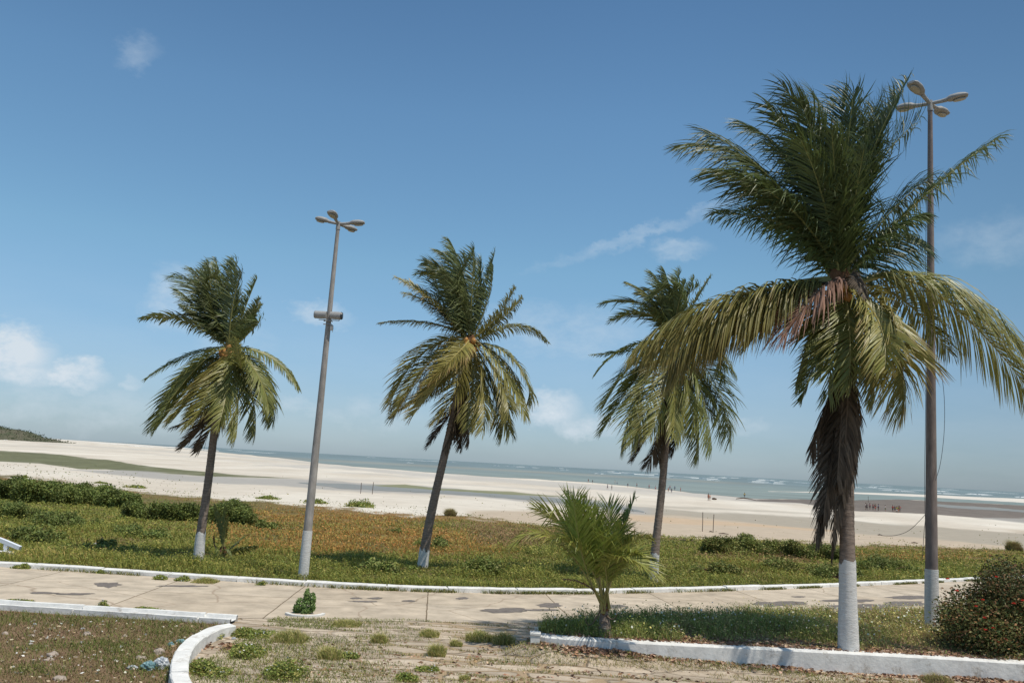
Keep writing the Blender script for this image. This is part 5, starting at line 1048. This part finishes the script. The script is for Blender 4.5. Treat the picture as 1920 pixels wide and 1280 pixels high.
# ------------------------------------------------------------------ beach: posts, driftwood, people, headland
for i, (px, py, hp, lb) in enumerate([(1317, 995, 34, 'left thin goal post on the sand right of the third palm'), (1337, 997, 32, 'right thin goal post on the sand right of the third palm'), (676, 925, 20, 'left thin stake by the pool left of the middle palm'), (698, 926, 22, 'right thin stake by the pool left of the middle palm'), (1628, 942, 12, 'stake standing in the mud behind the bathers')]):
    b = ground(px, py); k_ = b[1] / F; mb = MB(); mb.tube([(0, 0, -.1), (.02, 0, hp * k_ * .5), (.07 * (i % 2), 0, hp * k_)], .045 if py > 960 else .06, 6); o = mb.build('beach_post', MAT['driftwood'], None, True); o.location = b; tag(o, lb, 'post', 'thin posts stuck in the beach')
for i, (px, py, w_, lb) in enumerate([(1357, 1001, 18, 'dark driftwood stick near the goal posts'), (1715, 1018, 12, 'short driftwood stick left of the right lamp'), (1650, 1003, 8, 'driftwood bit below the swinging cable'), (1333, 997, 6, 'driftwood bit at the right goal post'), (1230, 1004, 30, 'driftwood line behind the third palm'), (1290, 1014, 30, 'pale debris log at the sand edge')]):
    b = ground(px, py); k_ = b[1] / F; L_ = w_ * k_; mb = MB(); mb.tube([(-L_ / 2, 0, .05), (0, .1, .1), (L_ / 2, -.05, .04)], [.05, .08, .03], 6); o = mb.build('driftwood', MAT['driftwood'], None, True); o.location = b; tag(o, lb, 'driftwood', 'driftwood on the sand')

def skin_mesh(name, verts, edges, rad, sub=1):
    me = bpy.data.meshes.new(name); me.from_pydata(verts, edges, []); o = bpy.data.objects.new(name, me); COL.objects.link(o)
    md = o.modifiers.new('s', 'SKIN'); 
    for i, r in enumerate(rad): me.skin_vertices[0].data[i].radius = r if isinstance(r, tuple) else (r, r)
    me.skin_vertices[0].data[0].use_root = True
    o.modifiers.new('u', 'SUBSURF').levels = sub
    dg = bpy.context.evaluated_depsgraph_get(); m2 = bpy.data.meshes.new_from_object(o.evaluated_get(dg)); m2.name = name
    bpy.data.objects.remove(o); bpy.data.meshes.remove(me)
    m2.polygons.foreach_set('use_smooth', np.ones(len(m2.polygons), bool)); return m2
def person_meshes(pose):
    s = {'stand': (.08, 0, .10, 0), 'walk': (.09, .22, .12, .2), 'wade': (.1, .08, .3, .3)}[pose]; lx, st, ax, sw = s
    V = [(0, 0, .95), (0, 0, 1.15), (0, 0, 1.38), (0, 0, 1.5), (0, -.01, 1.6), (0, 0, 1.72),
         (-lx, 0, .9), (-lx - .01, -st * .5, .5), (-lx - .02, st * .2 - st * .8, .06), (-lx - .02, -st - .12, .03),
         (lx, 0, .9), (lx + .01, st * .35, .5), (lx + .02, st, .08), (lx + .02, st - .12, .03),
         (-.18, 0, 1.40), (-.2 - ax * .5, .02 + sw * .3, 1.13), (-.2 - ax * .6, -.02 + sw * .2, .88), (-.2 - ax * .6, -.03 + sw * .2, .80),
         (.18, 0, 1.40), (.2 + ax * .5, .02 - sw * .3, 1.13), (.2 + ax * .6, -.05 - sw * .6, .9), (.2 + ax * .6, -.06 - sw * .7, .82)]
    E = [(0, 1), (1, 2), (2, 3), (3, 4), (4, 5), (0, 6), (6, 7), (7, 8), (8, 9), (0, 10), (10, 11), (11, 12), (12, 13), (2, 14), (14, 15), (15, 16), (16, 17), (2, 18), (18, 19), (19, 20), (20, 21)]
    R = [(.15, .1), (.13, .09), (.16, .1), .055, .085, .08, .085, .055, .035, .03, .085, .055, .035, .03, .05, .038, .028, .025, .05, .038, .028, .025]
    body = skin_mesh('body', V, E, R)
    sh = skin_mesh('shorts', [V[0], (-lx, -st * .1, .86), (-lx - .01, -st * .3, .62), (lx, .02, .86), (lx + .01, st * .25, .62)], [(0, 1), (1, 2), (0, 3), (3, 4)], [(.17, .12), .1, .085, .1, .085])
    shirt = skin_mesh('shirt', [(0, 0, .98), V[1], V[2], (-.19, 0, 1.39), (-.2 - ax * .3, .01 + sw * .15, 1.25), (.19, 0, 1.39), (.2 + ax * .3, .01 - sw * .15, 1.25)], [(0, 1), (1, 2), (2, 3), (3, 4), (2, 5), (5, 6)], [(.16, .115), (.15, .11), (.175, .12), .07, .06, .07, .06])
    mb = MB(); Vh, Fh = icos(.105, (0, .02, 1.70), 2, .05, (.95, 1.05, .9)); mb.add(Vh, Fh); hair = mb.mesh('hair', True)
    return dict(body=body, shorts=sh, shirt=shirt, hair=hair)
PM = {p_: person_meshes(p_) for p_ in ('stand', 'walk', 'wade')}
SKIN = [mat('skin', (.33, .17, .10), .6, .3), mat('skin_dark', (.14, .075, .05), .6, .3)]
CL = {'white': mat('white_cloth', (.75, .75, .74)), 'red': mat('red_cloth', (.5, .05, .05)), 'orange': mat('orange_cloth', (.62, .22, .12)), 'dark': mat('dark_cloth', (.03, .035, .05)), 'blue': mat('blue_cloth', (.06, .12, .3)), 'yellow': mat('yellow_cloth', (.7, .5, .08)), 'green': mat('green_cloth', (.05, .2, .08)), 'pink': mat('pink_cloth', (.6, .25, .3))}
HAIR = mat('hair', (.015, .012, .01))
def obj_mat(o, m):
    if not o.data.materials: o.data.materials.append(None)
    o.material_slots[0].link = 'OBJECT'; o.material_slots[0].material = m
PEOPLE = [(1103, 904, 'stand', 'dark', 'red', 'leftmost bather at the water edge, in dark clothes'), (1111, 905.5, 'walk', 'dark', 'dark', 'dark figure walking at the water edge, second from left'),
 (1139, 917, 'walk', 'blue', 'dark', 'person in blue on the sand left of a companion'), (1147, 918, 'stand', 'dark', 'dark', 'person in dark clothes on open sand left of the third palm'),
 (1153, 907, 'stand', 'white', 'white', 'person dressed in white at the waterline, left of another in white'), (1157, 908, 'wade', 'white', 'blue', 'person in white shirt and blue shorts at the waterline'),
 (1177, 913, 'walk', 'dark', 'blue', 'person in dark shirt and blue shorts at the waterline'), (1194, 913, 'wade', 'red', 'dark', 'lone wader in red left of the third palm'), (1217, 916, 'wade', 'pink', 'dark', 'wader in pink left of the third palm'),
 (1229, 918, 'wade', 'white', 'red', 'wader in white with red shorts by the third palm'), (1253, 922, 'stand', 'red', 'dark', 'person in red just right of the third palm trunk'), (1259, 924, 'walk', 'dark', 'blue', 'dark dressed walker right of the third palm trunk'),
 (1256, 918, 'wade', 'pink', 'blue', 'wader in pink and blue right of the third palm'), (1265, 919, 'wade', 'blue', 'dark', 'wader in blue right of the third palm'), (1276, 921, 'wade', 'red', 'red', 'rightmost red wader beside the third palm'),
 (1328, 938, 'stand', 'orange', 'orange', 'stocky person in orange standing on the sand'), (1331, 938.5, 'walk', 'orange', 'dark', 'person in orange top and dark shorts beside the orange one'),
 (1396, 933, 'wade', 'yellow', 'dark', 'wader in yellow on the sand spit'), (1623, 955, 'stand', 'white', 'dark', 'person with bright white top left in the mud group'), (1625.5, 956, 'walk', 'dark', 'dark', 'dark figure next to the white topped one'),
 (1631, 955, 'stand', 'pink', 'dark', 'person in pink in the mud group'), (1637, 956, 'wade', 'red', 'dark', 'person in red bending in the mud group'), (1641, 957, 'walk', 'dark', 'red', 'person with dark top and red shorts in the mud group'),
 (1647, 957, 'wade', 'blue', 'dark', 'person in blue in the mud group'), (1660, 959, 'stand', 'white', 'green', 'person in white and green between the two mud groups'), (1674, 959, 'stand', 'red', 'dark', 'leftmost of the right mud group, in red'),
 (1678, 960, 'walk', 'dark', 'dark', 'dark figure in the right mud group'), (1681.5, 961, 'stand', 'yellow', 'white', 'person in yellow and white in the right mud group'), (1684.5, 961, 'stand', 'green', 'orange', 'person in green and orange in the right mud group'), (1687, 960, 'wade', 'red', 'dark', 'rightmost bather of the right mud group')]
rg = random.Random(2)
for i, (px, py, pose, top_c, bot_c, lb) in enumerate(PEOPLE):
    b = on_z(px, py, .0 if py - hz(px) > 0 else 0); root = empty('person', b, lb, 'person', 'bathers far out on the beach'); root.rotation_euler = (0, 0, rg.uniform(-3, 3)); sc_ = 1.12 if 'stocky' in lb else rg.uniform(.92, 1.05); root.scale = (sc_, sc_, sc_)
    for nm, mt in (('body', SKIN[i % 2]), ('shorts', CL[bot_c]), ('shirt', CL[top_c]), ('hair', HAIR)):
        o = bpy.data.objects.new(nm, PM[pose][nm]); COL.objects.link(o); o.parent = root; obj_mat(o, mt)
# dark bundle beside the orange pair
b = on_z(1339, 936.5, 0); V, F_ = icos(1, (0, 0, .25), 3, .4, (.7, .35, .32), 8); mb = MB(); mb.add(V, F_); o = mb.build('beach_bag', MAT['driftwood'], None, True); o.location = b; tag(o, 'dark bundle lying on the sand beside the people in orange', 'bundle')
b = on_z(1393, 936, 0); mb = MB(); mb.tube([(-2.2, 0, .1), (0, 0, .5), (1.5, .2, .35), (4.0, 0, .1)], [.1, .2, .15, .05], 7); o = mb.build('driftwood', MAT['driftwood'], None, True); o.location = b; tag(o, 'long dark branch on the tip of the sand spit', 'driftwood', 'driftwood on the sand')

# headland with its far wood
Dh = 1500.0; kx = Dh / F; rng = np.random.default_rng(12)
def hl_h(px): return np.interp(px, [-900, -400, -60, 0, 30, 50, 62, 72, 95, 100], [52, 40, 30, 23, 20.5, 16, 10, 6.5, 4, 0])
nu = 140; uu = np.linspace(-900, 100, nu); V = []; prof = np.linspace(0, 1, 14)
for u in uu:
    bx_ = on_z(u, hz(u) + 7 * F / Dh, 0)[0]; H = hl_h(u) * kx * (.86 + .2 * fbm(np.array([u * .05]), np.array([1.]))[0])
    for s_ in prof: V.append((bx_ - 30 * s_, Dh + s_ * 160, H * math.sin(min(s_ * 2.2, 1) * math.pi / 2) * (1 if s_ < .6 else 1 - (s_ - .6) / .4 * .9)))
V = np.array(V); hm = mat('headland_scrub', (.075, .085, .05), .95, .1, col2=(.13, .115, .085), vscale=.03); me = npmesh('headland', V, [grid_faces(nu, 14)], None, True)
tag(new_obj('headland', me, None, hm), 'low wooded headland on the left horizon', None, kind='structure')
n = 16000; k = rng.integers(0, nu * 14, n); P = V[k] + rng.normal(size=(n, 3)) * np.array([6, 6, 1.2]); P[:, 2] = np.maximum(P[:, 2], .3); ac = Acc()
ac.lf(leaves(P, 2.0 + 1.6 * rng.random(n), pick([(.07, .095, .04), (.055, .08, .035), (.10, .10, .06)], n, rng), rng)); tag(ac.build('far_wood', MAT['herb']), 'far off dark green wood covering the headland', 'wood', kind='stuff')
b = on_z(36, 822, 0); V, F_ = icos(1, (0, 0, 1), 3, .3, (10, 6, 3), 2); mb = MB(); mb.add(V, F_); o = mb.build('sand_mound', barm, None, True); o.location = (b[0] * .97, b[1] * .97, 0); tag(o, 'white sand mound at the foot of the headland', None, kind='structure')
